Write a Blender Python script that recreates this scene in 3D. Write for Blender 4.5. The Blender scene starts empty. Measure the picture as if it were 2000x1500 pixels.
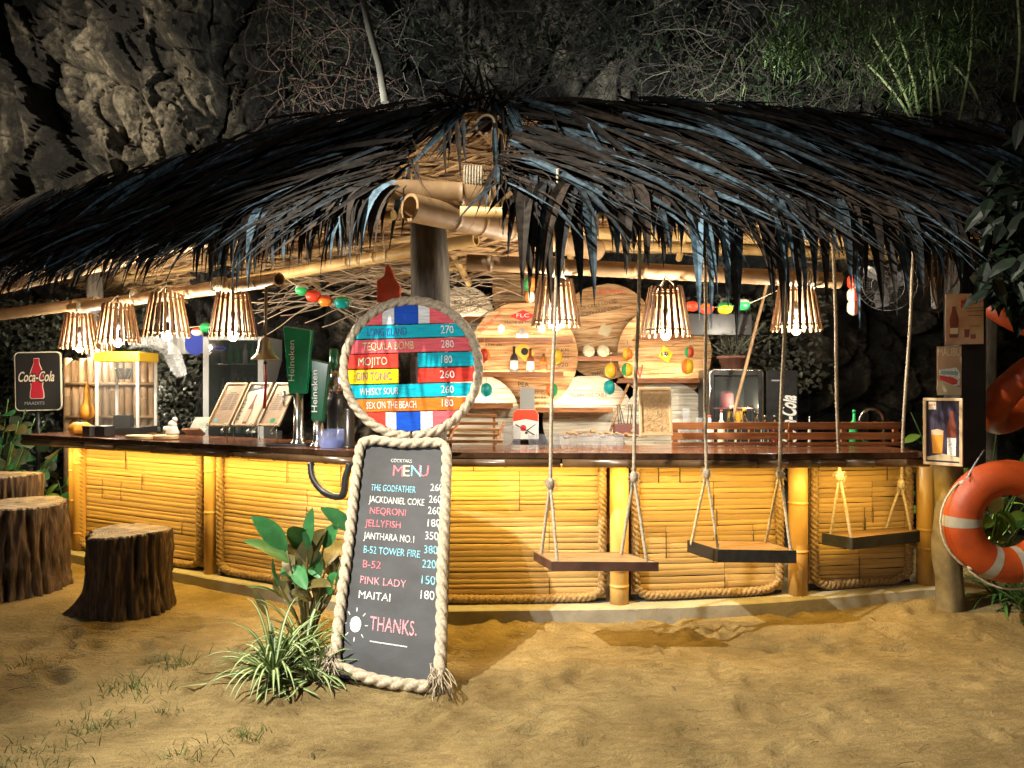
import bpy, bmesh, math, random
import numpy as np
from mathutils import Vector, Matrix, noise, Euler
random.seed(7); np.random.seed(7)
S = bpy.context.scene
COL = S.collection
R = math.radians
PI = math.pi

# ------------------------------------------------------------------ camera
cd = bpy.data.cameras.new('camera'); cam = bpy.data.objects.new('camera', cd); COL.objects.link(cam)
cd.sensor_width = 36.0; cd.lens = 26.19; cd.clip_end = 300; cd.clip_start = 0.05
cam.location = (0, 0, 1.6); cam.rotation_euler = (R(90), 0, 0)
S.camera = cam
# ------------------------------------------------------------------ night sky
W = bpy.data.worlds.new("World"); S.world = W; W.use_nodes = True
nt = W.node_tree; nt.nodes.clear()
sky = nt.nodes.new('ShaderNodeTexSky'); sky.sky_type = 'NISHITA'; sky.sun_disc = False
sky.sun_elevation = R(17); sky.sun_rotation = R(198)
bg = nt.nodes.new('ShaderNodeBackground'); bg.inputs[1].default_value = 0.0022
wo = nt.nodes.new('ShaderNodeOutputWorld')
nt.links.new(sky.outputs[0], bg.inputs[0]); nt.links.new(bg.outputs[0], wo.inputs[0])
# dim low frontal fill, added to brighten the signs and the sand
sd = bpy.data.lights.new('front_fill', 'SUN'); sd.energy = 0.24; sd.angle = R(9); sd.color = (1, .95, .86)
so = bpy.data.objects.new('front_fill', sd); COL.objects.link(so)
so.rotation_euler = Vector((0.30, 0.90, -0.30)).to_track_quat('-Z', 'Y').to_euler()

def area(name, loc, target, sx, sy, power, color, spread=180):
    l = bpy.data.lights.new(name, 'AREA'); l.shape = 'RECTANGLE'; l.size = sx; l.size_y = sy
    l.energy = power; l.color = color; l.spread = R(spread)
    o = bpy.data.objects.new(name, l); COL.objects.link(o); o.location = loc
    d = (Vector(target)-Vector(loc)); o.rotation_euler = d.to_track_quat('-Z', 'Y').to_euler()
    return o
def point(name, loc, power, color, rad=.03):
    l = bpy.data.lights.new(name, 'POINT'); l.energy = power; l.color = color; l.shadow_soft_size = rad
    o = bpy.data.objects.new(name, l); COL.objects.link(o); o.location = loc
    return o
def spot(name, loc, target, power, color, size=60, blend=.5, rad=.08):
    l = bpy.data.lights.new(name, 'SPOT'); l.energy = power; l.color = color
    l.spot_size = R(size); l.spot_blend = blend; l.shadow_soft_size = rad
    o = bpy.data.objects.new(name, l); COL.objects.link(o); o.location = loc
    o.rotation_euler = (Vector(target)-Vector(loc)).to_track_quat('-Z', 'Y').to_euler()
    return o
# the garden floodlight on its mast to the left, out of frame
spot('floodlight', (-3.4, 2.1, 5.5), (1.35, 3.4, 0.0), 4000, (1, .92, .76), 68, .7, .04)
spot('sign_fill_spot', (-2.4, .4, 2.2), (-.60, 4.5, 1.05), 600, (1, .97, .93), 35, .5, .04)  # added out of frame to brighten the price sign and menu board
# unseen spots at roof height, placed to light the cliff
spot('unseen_cliff_spot', (-1.6, 6.2, 3.7), (-1.3, 8.4, 4.9), 230, (.97, 1, .95), 130, .9, .05)
spot('unseen_cliff_spot', (1.8, 6.05, 3.65), (2.3, 8.2, 4.9), 290, (.97, 1, .95), 130, .9, .05)
spot('unseen_cliff_spot', (3.1, 6.0, 3.7), (3.9, 6.8, 5.6), 55, (.95, 1, .85), 80, .9, .05)  # added to brighten the bamboo clump, its lamp is not seen
spot('unseen_cliff_spot', (-7.2, 4.0, 4.2), (-4.7, 9.3, 4.9), 2900, (1, .86, .64), 46, .9, .05)  # added from the front left, out of frame, to rake the left rock
S.view_settings.view_transform = 'Standard'; S.view_settings.look = 'None'
S.view_settings.exposure = 0.0; S.view_settings.gamma = 1.0
S.view_settings.use_curve_mapping = False
S.render.engine = 'CYCLES'
S.cycles.max_bounces = 6; S.cycles.transparent_max_bounces = 12

# ------------------------------------------------------------------ helpers
F = 1455.0
def at(px, py, D): return Vector(((px-1000)/F*D, D, 1.6+(750-py)/F*D))
def wloc(o):
    v = Vector((0, 0, 0))
    while o is not None: v += o.location; o = o.parent
    return v
def tag(o, label=None, cat=None, group=None, kind=None):
    if label: o['label'] = label
    if cat: o['category'] = cat
    if group: o['group'] = group
    if kind: o['kind'] = kind
    return o
def thing(name, label, cat, loc=(0, 0, 0), group=None):
    o = bpy.data.objects.new(name, None); COL.objects.link(o); o.location = loc
    o.empty_display_size = .1
    return tag(o, label, cat, group)
def frame(o, x, y):
    x = Vector(x).normalized(); y = Vector(y); y = (y-x*y.dot(x)).normalized(); n = x.cross(y)
    M = Matrix((x, y, n)).transposed().to_4x4(); M.translation = Vector(o); return M
def quad(bl, br, tl):
    bl, br, tl = Vector(bl), Vector(br), Vector(tl)
    M = frame(bl, br-bl, tl-bl); return M, (br-bl).length, (tl-bl).length

class MB:
    def __init__(s, M=None): s.V = []; s.Fc = []; s.mi = []; s.cur = 0; s.M = M; s.rnd = []; s.cr = None; s.sm = []; s.smooth = False
    def add(s, vs, fs):
        b = len(s.V)
        if s.M is not None: vs = [s.M @ Vector(v) for v in vs]
        s.V += [tuple(v) for v in vs]
        s.Fc += [tuple(b+i for i in f) for f in fs]; s.mi += [s.cur]*len(fs); s.sm += [s.smooth]*len(fs)
        if s.cr is not None: s.rnd += [s.cr]*len(vs)
    def box(s, c, size, rot=None):
        c = Vector(c); hx, hy, hz = size[0]/2, size[1]/2, size[2]/2
        vs = [Vector((x, y, z)) for x in (-hx, hx) for y in (-hy, hy) for z in (-hz, hz)]
        if rot is not None:
            m = rot if isinstance(rot, Matrix) else (Matrix.Rotation(rot, 3, 'Z') if isinstance(rot, (int, float)) else Euler(rot).to_matrix())
            vs = [m @ v for v in vs]
        s.add([v+c for v in vs], [(0, 1, 3, 2), (4, 6, 7, 5), (0, 4, 5, 1), (2, 3, 7, 6), (0, 2, 6, 4), (1, 5, 7, 3)])
    def prism(s, poly, vec):
        n = len(poly); vec = Vector(vec); P = [Vector(p) for p in poly]
        s.add(P+[p+vec for p in P], [tuple(range(n-1, -1, -1)), tuple(range(n, 2*n))]+[(i, (i+1) % n, n+(i+1) % n, n+i) for i in range(n)])
    def ngon(s, poly): s.add([Vector(p) for p in poly], [tuple(range(len(poly)))])
    def tube(s, path, r, n=8, caps=True, prof=None):
        P = [Vector(p) for p in path]; m = len(P)
        rr = r if isinstance(r, (list, tuple)) else [r]*m
        t0 = (P[1]-P[0]).normalized(); up = Vector((0, 0, 1)) if abs(t0.z) < .9 else Vector((1, 0, 0))
        x = t0.cross(up).normalized(); vs = []
        for i in range(m):
            t = (P[min(i+1, m-1)]-P[max(i-1, 0)]).normalized()
            x = (x-t*x.dot(t)).normalized(); y = t.cross(x)
            for k in range(n):
                a = 2*PI*k/n; q = rr[i]*(prof(i, a) if prof else 1)
                vs.append(P[i]+x*math.cos(a)*q+y*math.sin(a)*q)
        fs = [(i*n+k, i*n+(k+1) % n, (i+1)*n+(k+1) % n, (i+1)*n+k) for i in range(m-1) for k in range(n)]
        sm = s.smooth; s.smooth = True; s.add(vs, fs); s.smooth = sm
        if caps:
            b = len(s.V)-len(vs)
            for f in (tuple(b+k for k in range(n-1, -1, -1)), tuple(b+(m-1)*n+k for k in range(n))):
                s.Fc.append(f); s.mi.append(s.cur); s.sm.append(False)
    def rope(s, path, r, turns=9.0, closed=False, lob=3, step=.75, n=12):
        P = resample(path, r*step)
        tw = 2*PI*step/turns
        s.tube(P, r, n, not closed, prof=lambda i, a: .54+.50*abs(math.cos(lob/2*(a+i*tw)))**.6)
    def lathe(s, prof, c=(0, 0, 0), n=20, M=None, caps=True):
        c = Vector(c); vs = []
        for (r, z) in prof:
            for k in range(n):
                a = 2*PI*k/n; v = Vector((r*math.cos(a), r*math.sin(a), z))
                if M is not None: v = M @ v
                vs.append(v+c)
        m = len(prof); sm = s.smooth; s.smooth = True
        s.add(vs, [(i*n+k, i*n+(k+1) % n, (i+1)*n+(k+1) % n, (i+1)*n+k) for i in range(m-1) for k in range(n)])
        s.smooth = sm
        if caps:
            b = len(s.V)-len(vs)
            s.Fc.append(tuple(b+k for k in range(n-1, -1, -1))); s.Fc.append(tuple(b+(m-1)*n+k for k in range(n)))
            s.mi += [s.cur]*2; s.sm += [False]*2
    def ball(s, c, r, sz=(1, 1, 1), n=14, m=8, M=None):
        c = Vector(c); vs = []
        for i in range(m+1):
            ph = PI*i/m
            for k in range(n):
                a = 2*PI*k/n
                v = Vector((r*sz[0]*math.sin(ph)*math.cos(a), r*sz[1]*math.sin(ph)*math.sin(a), r*sz[2]*math.cos(ph)))
                if M is not None: v = M @ v
                vs.append(v+c)
        sm = s.smooth; s.smooth = True
        s.add(vs, [(i*n+k, (i+1)*n+k, (i+1)*n+(k+1) % n, i*n+(k+1) % n) for i in range(m) for k in range(n)])
        s.smooth = sm
    def leaf(s, path, w, nrm, fold=.25, shape=None, two=False):
        """a folded blade following path; w half-width; nrm = up hint"""
        P = [Vector(p) for p in path]; m = len(P); vs = []; nrm = Vector(nrm)
        for i in range(m):
            t = (P[min(i+1, m-1)]-P[max(i-1, 0)]).normalized()
            side = t.cross(nrm)
            if side.length < 1e-3: side = t.orthogonal()
            side.normalize(); up = side.cross(t)
            f = i/(m-1); q = w*(shape(f) if shape else (min(1, .4+f*2.6)*(1-f**1.25)))
            q = max(q, .0006)
            vs += [P[i]-side*q+up*q*fold, P[i], P[i]+side*q+up*q*fold]
        s.add(vs, [q for i in range(m-1) for q in ((i*3, i*3+1, i*3+4, i*3+3), (i*3+1, i*3+2, i*3+5, i*3+4))])
    def build(s, name, mats, parent=None, org=None, bevel=0, kind=None, label=None):
        if not isinstance(mats, (list, tuple)): mats = [mats]
        if parent is not None: o0 = wloc(parent)
        elif org is not None: o0 = Vector(org)
        else:
            a = np.array(s.V); o0 = Vector(((a[:, 0].min()+a[:, 0].max())/2, (a[:, 1].min()+a[:, 1].max())/2, a[:, 2].min()))
        me = bpy.data.meshes.new(name)
        me.from_pydata((np.array(s.V)-np.array(o0)).tolist() if s.V else [], [], s.Fc)
        for m in mats: me.materials.append(m)
        me.polygons.foreach_set('material_index', s.mi); me.polygons.foreach_set('use_smooth', s.sm)
        if s.rnd:
            at_ = me.attributes.new('rnd', 'FLOAT', 'POINT'); at_.data.foreach_set('value', s.rnd)
        me.update()
        o = bpy.data.objects.new(name, me); COL.objects.link(o)
        if parent is not None: o.parent = parent
        else: o.location = o0
        if bevel:
            b = o.modifiers.new('bevel', 'BEVEL'); b.width = bevel; b.segments = 2; b.limit_method = 'ANGLE'
        if kind: o['kind'] = kind
        if label: o['label'] = label
        return o
def resample(path, d):
    P = [Vector(p) for p in path]; out = [P[0].copy()]; acc = 0
    for i in range(len(P)-1):
        seg = P[i+1]-P[i]; L = seg.length
        if L < 1e-9: continue
        pos = d-acc
        while pos <= L:
            out.append(P[i]+seg*(pos/L)); pos += d
        acc = (acc+L) % d if L+acc >= d else acc+L
    if (out[-1]-P[-1]).length > d*.3: out.append(P[-1])
    return out
def spline(pts, k=8):
    P = [Vector(p) for p in pts]; P = [P[0]*2-P[1]]+P+[P[-1]*2-P[-2]]; out = []
    for i in range(1, len(P)-2):
        a, b, c, d = P[i-1], P[i], P[i+1], P[i+2]
        for j in range(k):
            t = j/k
            out.append(.5*((2*b)+(c-a)*t+(2*a-5*b+4*c-d)*t*t+(3*b-a-3*c+d)*t*t*t))
    out.append(P[-2]); return out
def copy_tree(o, parent=None, loc=None):
    c = o.copy(); COL.objects.link(c)
    if parent is not None: c.parent = parent
    if loc is not None: c.location = loc
    for ch in list(o.children): copy_tree(ch, c)
    return c
def inst(name, me, parent, loc, rot=None, scale=(1, 1, 1)):
    o = bpy.data.objects.new(name, me); COL.objects.link(o)
    o.parent = parent; o.location = Vector(loc)-wloc(parent)
    if rot is not None: o.rotation_euler = rot
    o.scale = scale
    return o
def mesh_of(mb, name, mats):
    o = mb.build(name, mats, org=(0, 0, 0)); me = o.data; bpy.data.objects.remove(o); return me

def text(s, size, m, parent, M, width=None, align='CENTER', shear=0, ext=.0012, name='lettering', jit=0, bold=0):
    cu = bpy.data.curves.new('t', 'FONT'); cu.body = s; cu.size = size; cu.align_x = align; cu.align_y = 'CENTER'
    cu.shear = shear; cu.extrude = ext; cu.resolution_u = 3; cu.offset = bold
    ob = bpy.data.objects.new('t', cu); COL.objects.link(ob)
    dg = bpy.context.evaluated_depsgraph_get(); me = bpy.data.meshes.new_from_object(ob.evaluated_get(dg))
    bpy.data.objects.remove(ob)
    if len(me.vertices) == 0: return None
    a = np.array([v.co[:] for v in me.vertices])
    if width:
        w = a[:, 0].max()-a[:, 0].min(); a[:, 0] *= width/w
    if jit:
        for v in a:
            n = noise.noise_vector(Vector((v[0], v[1], 0))*2.6/size*.9+Vector((len(s)*3.1, 0, 0)))
            v[0] += n.x*jit*size; v[1] += n.y*jit*size
    o0 = wloc(parent)
    vs = [tuple((M @ Vector(v))-o0) for v in a]
    me.vertices.foreach_set('co', np.array(vs).ravel()); me.materials.clear(); me.materials.append(m); me.update()
    me.name = name
    o = bpy.data.objects.new(name, me); COL.objects.link(o); o.parent = parent
    return o
def T(x, y, z=0): return Matrix.Translation((x, y, z))
def RZ(a): return Matrix.Rotation(a, 4, 'Z')

# ------------------------------------------------------------------ materials
def mat(name, c1, rough=.6, c2=None, sc=6, st=(1, 1, 1), bump=0, bsc=None, metal=0, emit=None, es=0, trans=0, rnd=0, c3=None,
        spec=.5, alpha=1, lo=.35, hi=.65, sub=0, det=6, ior=1.45, coat=0):
    m = bpy.data.materials.new(name); m.use_nodes = True; n = m.node_tree; N = n.nodes; L = n.links
    p = N['Principled BSDF']
    p.inputs['Roughness'].default_value = rough; p.inputs['Metallic'].default_value = metal
    p.inputs['Specular IOR Level'].default_value = spec; p.inputs['Transmission Weight'].default_value = trans
    p.inputs['IOR'].default_value = ior; p.inputs['Alpha'].default_value = alpha
    p.inputs['Coat Weight'].default_value = coat; p.inputs['Coat Roughness'].default_value = .15
    p.inputs['Base Color'].default_value = (*c1, 1)
    if emit: p.inputs['Emission Color'].default_value = (*emit, 1); p.inputs['Emission Strength'].default_value = es
    if c2 or bump or rnd:
        tc = N.new('ShaderNodeTexCoord'); oi = N.new('ShaderNodeObjectInfo')
        mul = N.new('ShaderNodeVectorMath'); mul.operation = 'SCALE'; mul.inputs[0].default_value = (37.3, 19.7, 53.1)
        L.new(oi.outputs['Random'], mul.inputs['Scale'])
        ad = N.new('ShaderNodeVectorMath'); ad.operation = 'ADD'; L.new(tc.outputs['Object'], ad.inputs[0]); L.new(mul.outputs[0], ad.inputs[1])
        mp = N.new('ShaderNodeMapping'); mp.inputs['Scale'].default_value = st; L.new(ad.outputs[0], mp.inputs[0])
        col = None
        if c2:
            nz = N.new('ShaderNodeTexNoise'); nz.inputs['Scale'].default_value = sc; nz.inputs['Detail'].default_value = det
            nz.inputs['Roughness'].default_value = .62
            L.new(mp.outputs[0], nz.inputs['Vector'])
            cr = N.new('ShaderNodeValToRGB'); cr.color_ramp.elements[0].position = lo; cr.color_ramp.elements[1].position = hi
            cr.color_ramp.elements[0].color = (*c1, 1); cr.color_ramp.elements[1].color = (*c2, 1)
            if c3: e = cr.color_ramp.elements.new((lo+hi)/2); e.color = (*c3, 1)
            L.new(nz.outputs['Fac'], cr.inputs[0]); col = cr.outputs[0]
        if rnd:
            atn = N.new('ShaderNodeAttribute'); atn.attribute_name = 'rnd'
            a2 = N.new('ShaderNodeMath'); a2.operation = 'ADD'; L.new(atn.outputs['Fac'], a2.inputs[0]); L.new(oi.outputs['Random'], a2.inputs[1])
            fr = N.new('ShaderNodeMath'); fr.operation = 'FRACT'; L.new(a2.outputs[0], fr.inputs[0])
            mr = N.new('ShaderNodeMapRange'); mr.inputs[3].default_value = 1-rnd; mr.inputs[4].default_value = 1+rnd
            L.new(fr.outputs[0], mr.inputs[0])
            hs = N.new('ShaderNodeHueSaturation'); L.new(mr.outputs[0], hs.inputs['Value'])
            if col: L.new(col, hs.inputs['Color'])
            else: hs.inputs['Color'].default_value = (*c1, 1)
            col = hs.outputs[0]
        if col: L.new(col, p.inputs['Base Color'])
        if bump:
            nb = N.new('ShaderNodeTexNoise'); nb.inputs['Scale'].default_value = bsc or sc*3; nb.inputs['Detail'].default_value = 8
            nb.inputs['Roughness'].default_value = .65
            L.new(mp.outputs[0], nb.inputs['Vector'])
            bp = N.new('ShaderNodeBump'); bp.inputs['Strength'].default_value = 1; bp.inputs['Distance'].default_value = bump
            L.new(nb.outputs['Fac'], bp.inputs['Height']); L.new(bp.outputs[0], p.inputs['Normal'])
    return m
M_ = {}
M_['bamboo'] = mat('bamboo', (.42, .26, .09), .42, (.58, .40, .17), 5, (1, 1, 1), .0012, 40, rnd=.12)
M_['bamboo_post'] = mat('bamboo_post', (.42, .24, .07), .4, (.56, .36, .12), 7, (1, 1, .3), .001, 60, rnd=.08)
M_['slat'] = mat('slat', (.34, .20, .065), .5, (.58, .41, .17), 6, (.5, 9, 9), .004, 14, rnd=.2)
M_['bamboo_old'] = mat('bamboo_old', (.20, .12, .06), .5, (.38, .24, .12), 4, (1, 1, 1), .001, 40, rnd=.1)
M_['dark'] = mat('dark', (.012, .011, .010), .6)
M_['black'] = mat('black', (.014, .014, .016), .35, (.03, .03, .03), 20)
M_['rope'] = mat('rope', (.30, .24, .17), .9, (.55, .48, .36), 60, bump=.0015, bsc=300)
M_['rope_gold'] = mat('rope_gold', (.16, .10, .04), .9, (.38, .26, .12), 60, bump=.002, bsc=240)
M_['counter'] = mat('counter', (.10, .030, .012), .22, (.26, .10, .045), 3.2, (1.2, 6, 1), .0004, 12, rnd=.25, coat=.5, spec=.6)
M_['counter_edge'] = mat('counter_edge', (.030, .014, .008), .25, (.07, .035, .018), 8, coat=.6)
M_['lip'] = mat('lip', (.10, .055, .025), .25, (.17, .10, .05), 6, coat=.5, rnd=.1)
M_['redwood'] = mat('redwood', (.22, .075, .025), .4, (.42, .18, .07), 4, (1, 5, 12), .0008, 20, rnd=.25)
M_['palewood'] = mat('palewood', (.20, .085, .03), .6, (.56, .40, .22), 5, (.7, 6, 9), .001, 20, rnd=.22, c3=(.44, .25, .10))
M_['greywood'] = mat('greywood', (.05, .042, .035), .85, (.15, .13, .105), 7, (3, 3, .5), .004, 30)
M_['swing_wood'] = mat('swing_wood', (.13, .07, .035), .5, (.26, .16, .08), 5, (1.4, 9, 9), .0008, 20, rnd=.15)
M_['swing_edge'] = mat('swing_edge', (.045, .02, .014), .55, (.09, .04, .025), 8)
M_['frame_wood'] = mat('frame_wood', (.55, .38, .20), .5, (.70, .52, .30), 8, (1, 4, 1), .0004)
M_['steel'] = mat('steel', (.62, .61, .58), .22, metal=1)
M_['brass'] = mat('brass', (.30, .24, .15), .38, (.42, .34, .2), 12, metal=.9)
M_['green_glass'] = mat('green_glass', (.004, .16, .07), .12, (.005, .28, .12), 5, coat=.6)
M_['green_tap'] = mat('green_tap', (.006, .09, .035), .2, coat=.6)
M_['glass'] = mat('glass', (.95, .97, .98), .03, trans=1, ior=1.3)
M_['clear'] = mat('clear', (.45, .48, .52), .06, alpha=.14, spec=.9)
M_['whitelit_wood'] = mat('whitelit_wood', (.30, .26, .20), .6, (.68, .63, .52), 5, (.7, 6, 9), .001, 20, rnd=.18, c3=(.52, .48, .38))  # pale drum wood, white light on the low drums put into its colour
M_['pane'] = mat('pane', (.2, .22, .22), .03, alpha=.08, spec=.6)
M_['white'] = mat('white', (.75, .74, .70), .5, (.62, .61, .57), 9)
M_['grey'] = mat('grey', (.32, .33, .33), .5)
M_['yellow'] = mat('yellow', (.72, .46, .02), .4)
M_['pumpkin'] = mat('pumpkin', (.62, .24, .02), .5, (.75, .38, .05), 9)
M_['orange_ring'] = mat('orange_ring', (.34, .048, .006), .5, (.20, .028, .006), 7, bump=.0015, bsc=30, lo=.45, hi=.75)
M_['band'] = mat('band', (.22, .20, .16), .7, (.30, .27, .2), 12)
M_['green_leaf'] = mat('green_leaf', (.025, .12, .035), .42, (.05, .20, .06), 9, rnd=.25, bump=.0006, bsc=50)
M_['leaf_brown'] = mat('leaf_brown', (.07, .065, .02), .45, (.14, .11, .03), 9, rnd=.3)
M_['leaf_stripe'] = mat('leaf_stripe', (.36, .42, .19), .5, rnd=.15)
M_['leaf_edge'] = mat('leaf_edge', (.05, .12, .03), .5, rnd=.25)
M_['grass'] = mat('grass', (.06, .12, .025), .6, rnd=.3)
M_['bark'] = mat('bark', (.022, .014, .009), .7, (.13, .075, .04), 9, (3, 3, .4), .012, 24, c3=(.06, .034, .02))
M_['cut'] = mat('cut', (.10, .065, .035), .8, (.36, .27, .17), 11, bump=.006, bsc=40)
M_['thatch_in'] = mat('thatch_in', (.24, .14, .065), .7, (.42, .27, .13), 7, rnd=.35)  # underside tan, with warm lamplight put into the colour
M_['twig'] = mat('twig', (.11, .085, .06), .8, rnd=.5)
M_['shade'] = mat('shade', (.075, .032, .010), .6, (.17, .080, .026), 10, rnd=.2)
M_['bulb'] = mat('bulb', (1, 1, 1), .3, emit=(1, .90, .70), es=55)
M_['led'] = mat('led', (1, 1, 1), .3, emit=(1, .90, .66), es=90)
M_['led_amber'] = mat('led_amber', (1, 1, 1), .3, emit=(1, .66, .18), es=3)
M_['concrete'] = mat('concrete', (.26, .23, .17), .85, (.36, .33, .25), 5, bump=.004, bsc=30)
M_['terracotta'] = mat('terracotta', (.30, .13, .08), .7, (.22, .10, .07), 6)
for k, c in dict(p_cyan=(.0, .47, .62), p_pink=(.84, .13, .16), p_red=(.82, .05, .03), p_yel=(.92, .66, .01), p_orange=(.90, .20, .02),
                 p_blue=(.005, .08, .55), p_white=(.78, .79, .80)).items():
    M_[k] = mat(k, c, .6, tuple(x*.66 for x in c), 9, (1, 1, 8), .0004, 60, spec=.15)
for k, c in dict(t_white=(.85, .85, .82), t_cream=(.80, .68, .38), t_blue=(.02, .13, .45), t_purple=(.22, .08, .22), t_mint=(.55, .62, .42),
                 t_pinkw=(.85, .60, .62), chalk=(.72, .74, .72), chalk_blue=(.22, .58, .72), chalk_red=(.70, .16, .20), chalk_pink=(.68, .28, .33),
                 ink=(.02, .018, .016), ink_brown=(.07, .05, .035), red=(.62, .02, .03), coke_red=(.42, .015, .03), paper=(.62, .52, .32), cream=(.70, .62, .45), skyblue=(.25, .42, .45),
                 navy=(.035, .035, .07), beer=(.72, .30, .04), foam=(.72, .48, .30), bottle=(.20, .05, .03), blue=(.02, .05, .45), f_green=(.02, .32, .09),
                 f_teal=(.0, .26, .25), f_red=(.62, .05, .02), f_yellow=(.72, .45, .02), f_orange=(.75, .20, .02), f_white=(.65, .6, .5)).items():
    M_[k] = mat(k, c, .6 if k[0] in 'tci' else .35)
for k in M_:
    if k.startswith('chalk') or k in ('t_blue', 't_cream', 't_mint', 't_purple', 't_white'):
        n = M_[k].node_tree; N = n.nodes; L = n.links; tc = N.new('ShaderNodeTexCoord'); q = N.new('ShaderNodeTexNoise'); q.inputs['Scale'].default_value = 130; q.inputs['Detail'].default_value = 4
        L.new(tc.outputs['Object'], q.inputs['Vector']); r_ = N.new('ShaderNodeMapRange'); r_.inputs[1].default_value = .36; r_.inputs[2].default_value = .52; r_.inputs[3].default_value = .12 if k.startswith('chalk') else .5; r_.inputs[4].default_value = .95
        L.new(q.outputs['Fac'], r_.inputs[0]); L.new(r_.outputs[0], N['Principled BSDF'].inputs['Alpha'])
n = M_['cut'].node_tree; N = n.nodes; L = n.links; tc = N.new('ShaderNodeTexCoord'); wv = N.new('ShaderNodeTexWave'); wv.wave_type = 'RINGS'; wv.rings_direction = 'Z'; wv.inputs['Scale'].default_value = 16; wv.inputs['Distortion'].default_value = 2.5; wv.inputs['Detail'].default_value = 3
L.new(tc.outputs['Object'], wv.inputs['Vector']); mx = N.new('ShaderNodeMixRGB'); mx.blend_type = 'MULTIPLY'; mx.inputs[0].default_value = .45
lk = N['Principled BSDF'].inputs['Base Color'].links[0].from_socket; L.new(lk, mx.inputs[1]); L.new(wv.outputs['Color'], mx.inputs[2]); L.new(mx.outputs[0], N['Principled BSDF'].inputs['Base Color'])
M_['board'] = mat('board', (.008, .009, .012), .6, (.040, .044, .054), 3, (1, 1, 2), .0008, 60, lo=.3, hi=.8)

# thatch leaf: some leaflets blue-grey, cool light put into their colour, the rest brown
m = bpy.data.materials.new('thatch_leaf'); m.use_nodes = True; n = m.node_tree; N = n.nodes; L = n.links; p = N['Principled BSDF']
a = N.new('ShaderNodeAttribute'); a.attribute_name = 'rnd'; cr = N.new('ShaderNodeValToRGB'); cr.color_ramp.interpolation = 'LINEAR'
e = cr.color_ramp.elements; e[0].position = 0; e[0].color = (.012, .009, .008, 1); e[1].position = 1; e[1].color = (.12, .20, .27, 1)
for ps, c in ((.35, (.021, .016, .013)), (.55, (.048, .033, .023)), (.70, (.020, .022, .024)), (.86, (.040, .062, .082))):
    q = e.new(ps); q.color = (*c, 1)
tc = N.new('ShaderNodeTexCoord'); mn = N.new('ShaderNodeTexNoise'); mn.inputs['Scale'].default_value = 22; mn.inputs['Detail'].default_value = 6; L.new(tc.outputs['Object'], mn.inputs['Vector'])
mr = N.new('ShaderNodeMapRange'); mr.inputs[1].default_value = .35; mr.inputs[2].default_value = .65; mr.inputs[3].default_value = .35; mr.inputs[4].default_value = 1.25; L.new(mn.outputs['Fac'], mr.inputs[0])
hv = N.new('ShaderNodeHueSaturation'); L.new(cr.outputs[0], hv.inputs['Color']); L.new(mr.outputs[0], hv.inputs['Value'])
L.new(a.outputs['Fac'], cr.inputs[0]); L.new(hv.outputs[0], p.inputs['Base Color']); p.inputs['Roughness'].default_value = .8; p.inputs['Specular IOR Level'].default_value = .25
bb = N.new('ShaderNodeBump'); bb.inputs['Distance'].default_value = .004; L.new(mn.outputs['Fac'], bb.inputs['Height']); L.new(bb.outputs[0], p.inputs['Normal'])
M_['thatch'] = m

def rock_mat():
    m = bpy.data.materials.new('rock'); m.use_nodes = True; n = m.node_tree; N = n.nodes; L = n.links; p = N['Principled BSDF']
    g = N.new('ShaderNodeNewGeometry')
    def nz(s, d=9, r=.65, dist=0):
        q = N.new('ShaderNodeTexNoise'); q.inputs['Scale'].default_value = s; q.inputs['Detail'].default_value = d; q.inputs['Roughness'].default_value = r; q.inputs['Distortion'].default_value = dist
        L.new(g.outputs['Position'], q.inputs['Vector']); return q
    mpz = N.new('ShaderNodeMapping'); mpz.inputs['Scale'].default_value = (1.25, 1, .62); L.new(g.outputs['Position'], mpz.inputs[0])
    n1 = nz(.8, 12, .70); L.new(mpz.outputs[0], n1.inputs['Vector']); n2 = nz(11, 12, .75, .3)
    cr = N.new('ShaderNodeValToRGB'); e = cr.color_ramp.elements
    e[0].position = .44; e[0].color = (.010, .010, .009, 1); e[1].position = .63; e[1].color = (.66, .58, .44, 1)  # lit patches against dark rock are put into this colour ramp
    q = e.new(.50); q.color = (.055, .050, .040, 1); q = e.new(.56); q.color = (.27, .235, .175, 1)
    L.new(n1.outputs['Fac'], cr.inputs[0])
    c2 = N.new('ShaderNodeValToRGB'); e = c2.color_ramp.elements; e[0].position = .36; e[0].color = (.06, .06, .055, 1); e[1].position = .60; e[1].color = (1, 1, 1, 1)
    L.new(n2.outputs['Fac'], c2.inputs[0])
    mx = N.new('ShaderNodeMixRGB'); mx.blend_type = 'MULTIPLY'; mx.inputs[0].default_value = .9
    L.new(cr.outputs[0], mx.inputs[1]); L.new(c2.outputs[0], mx.inputs[2])
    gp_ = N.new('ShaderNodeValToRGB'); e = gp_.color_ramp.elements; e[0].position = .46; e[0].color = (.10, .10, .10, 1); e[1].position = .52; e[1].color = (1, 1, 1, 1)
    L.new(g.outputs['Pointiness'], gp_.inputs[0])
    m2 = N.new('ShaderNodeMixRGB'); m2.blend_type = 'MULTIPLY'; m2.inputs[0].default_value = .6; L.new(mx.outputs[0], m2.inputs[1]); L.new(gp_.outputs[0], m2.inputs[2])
    L.new(m2.outputs[0], p.inputs['Base Color']); p.inputs['Roughness'].default_value = .7
    n3 = nz(9, 14, .82)
    b = N.new('ShaderNodeBump'); b.inputs['Strength'].default_value = 1; b.inputs['Distance'].default_value = .30
    L.new(n3.outputs['Fac'], b.inputs['Height']); L.new(b.outputs[0], p.inputs['Normal'])
    return m
M_['rock'] = rock_mat()
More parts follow.
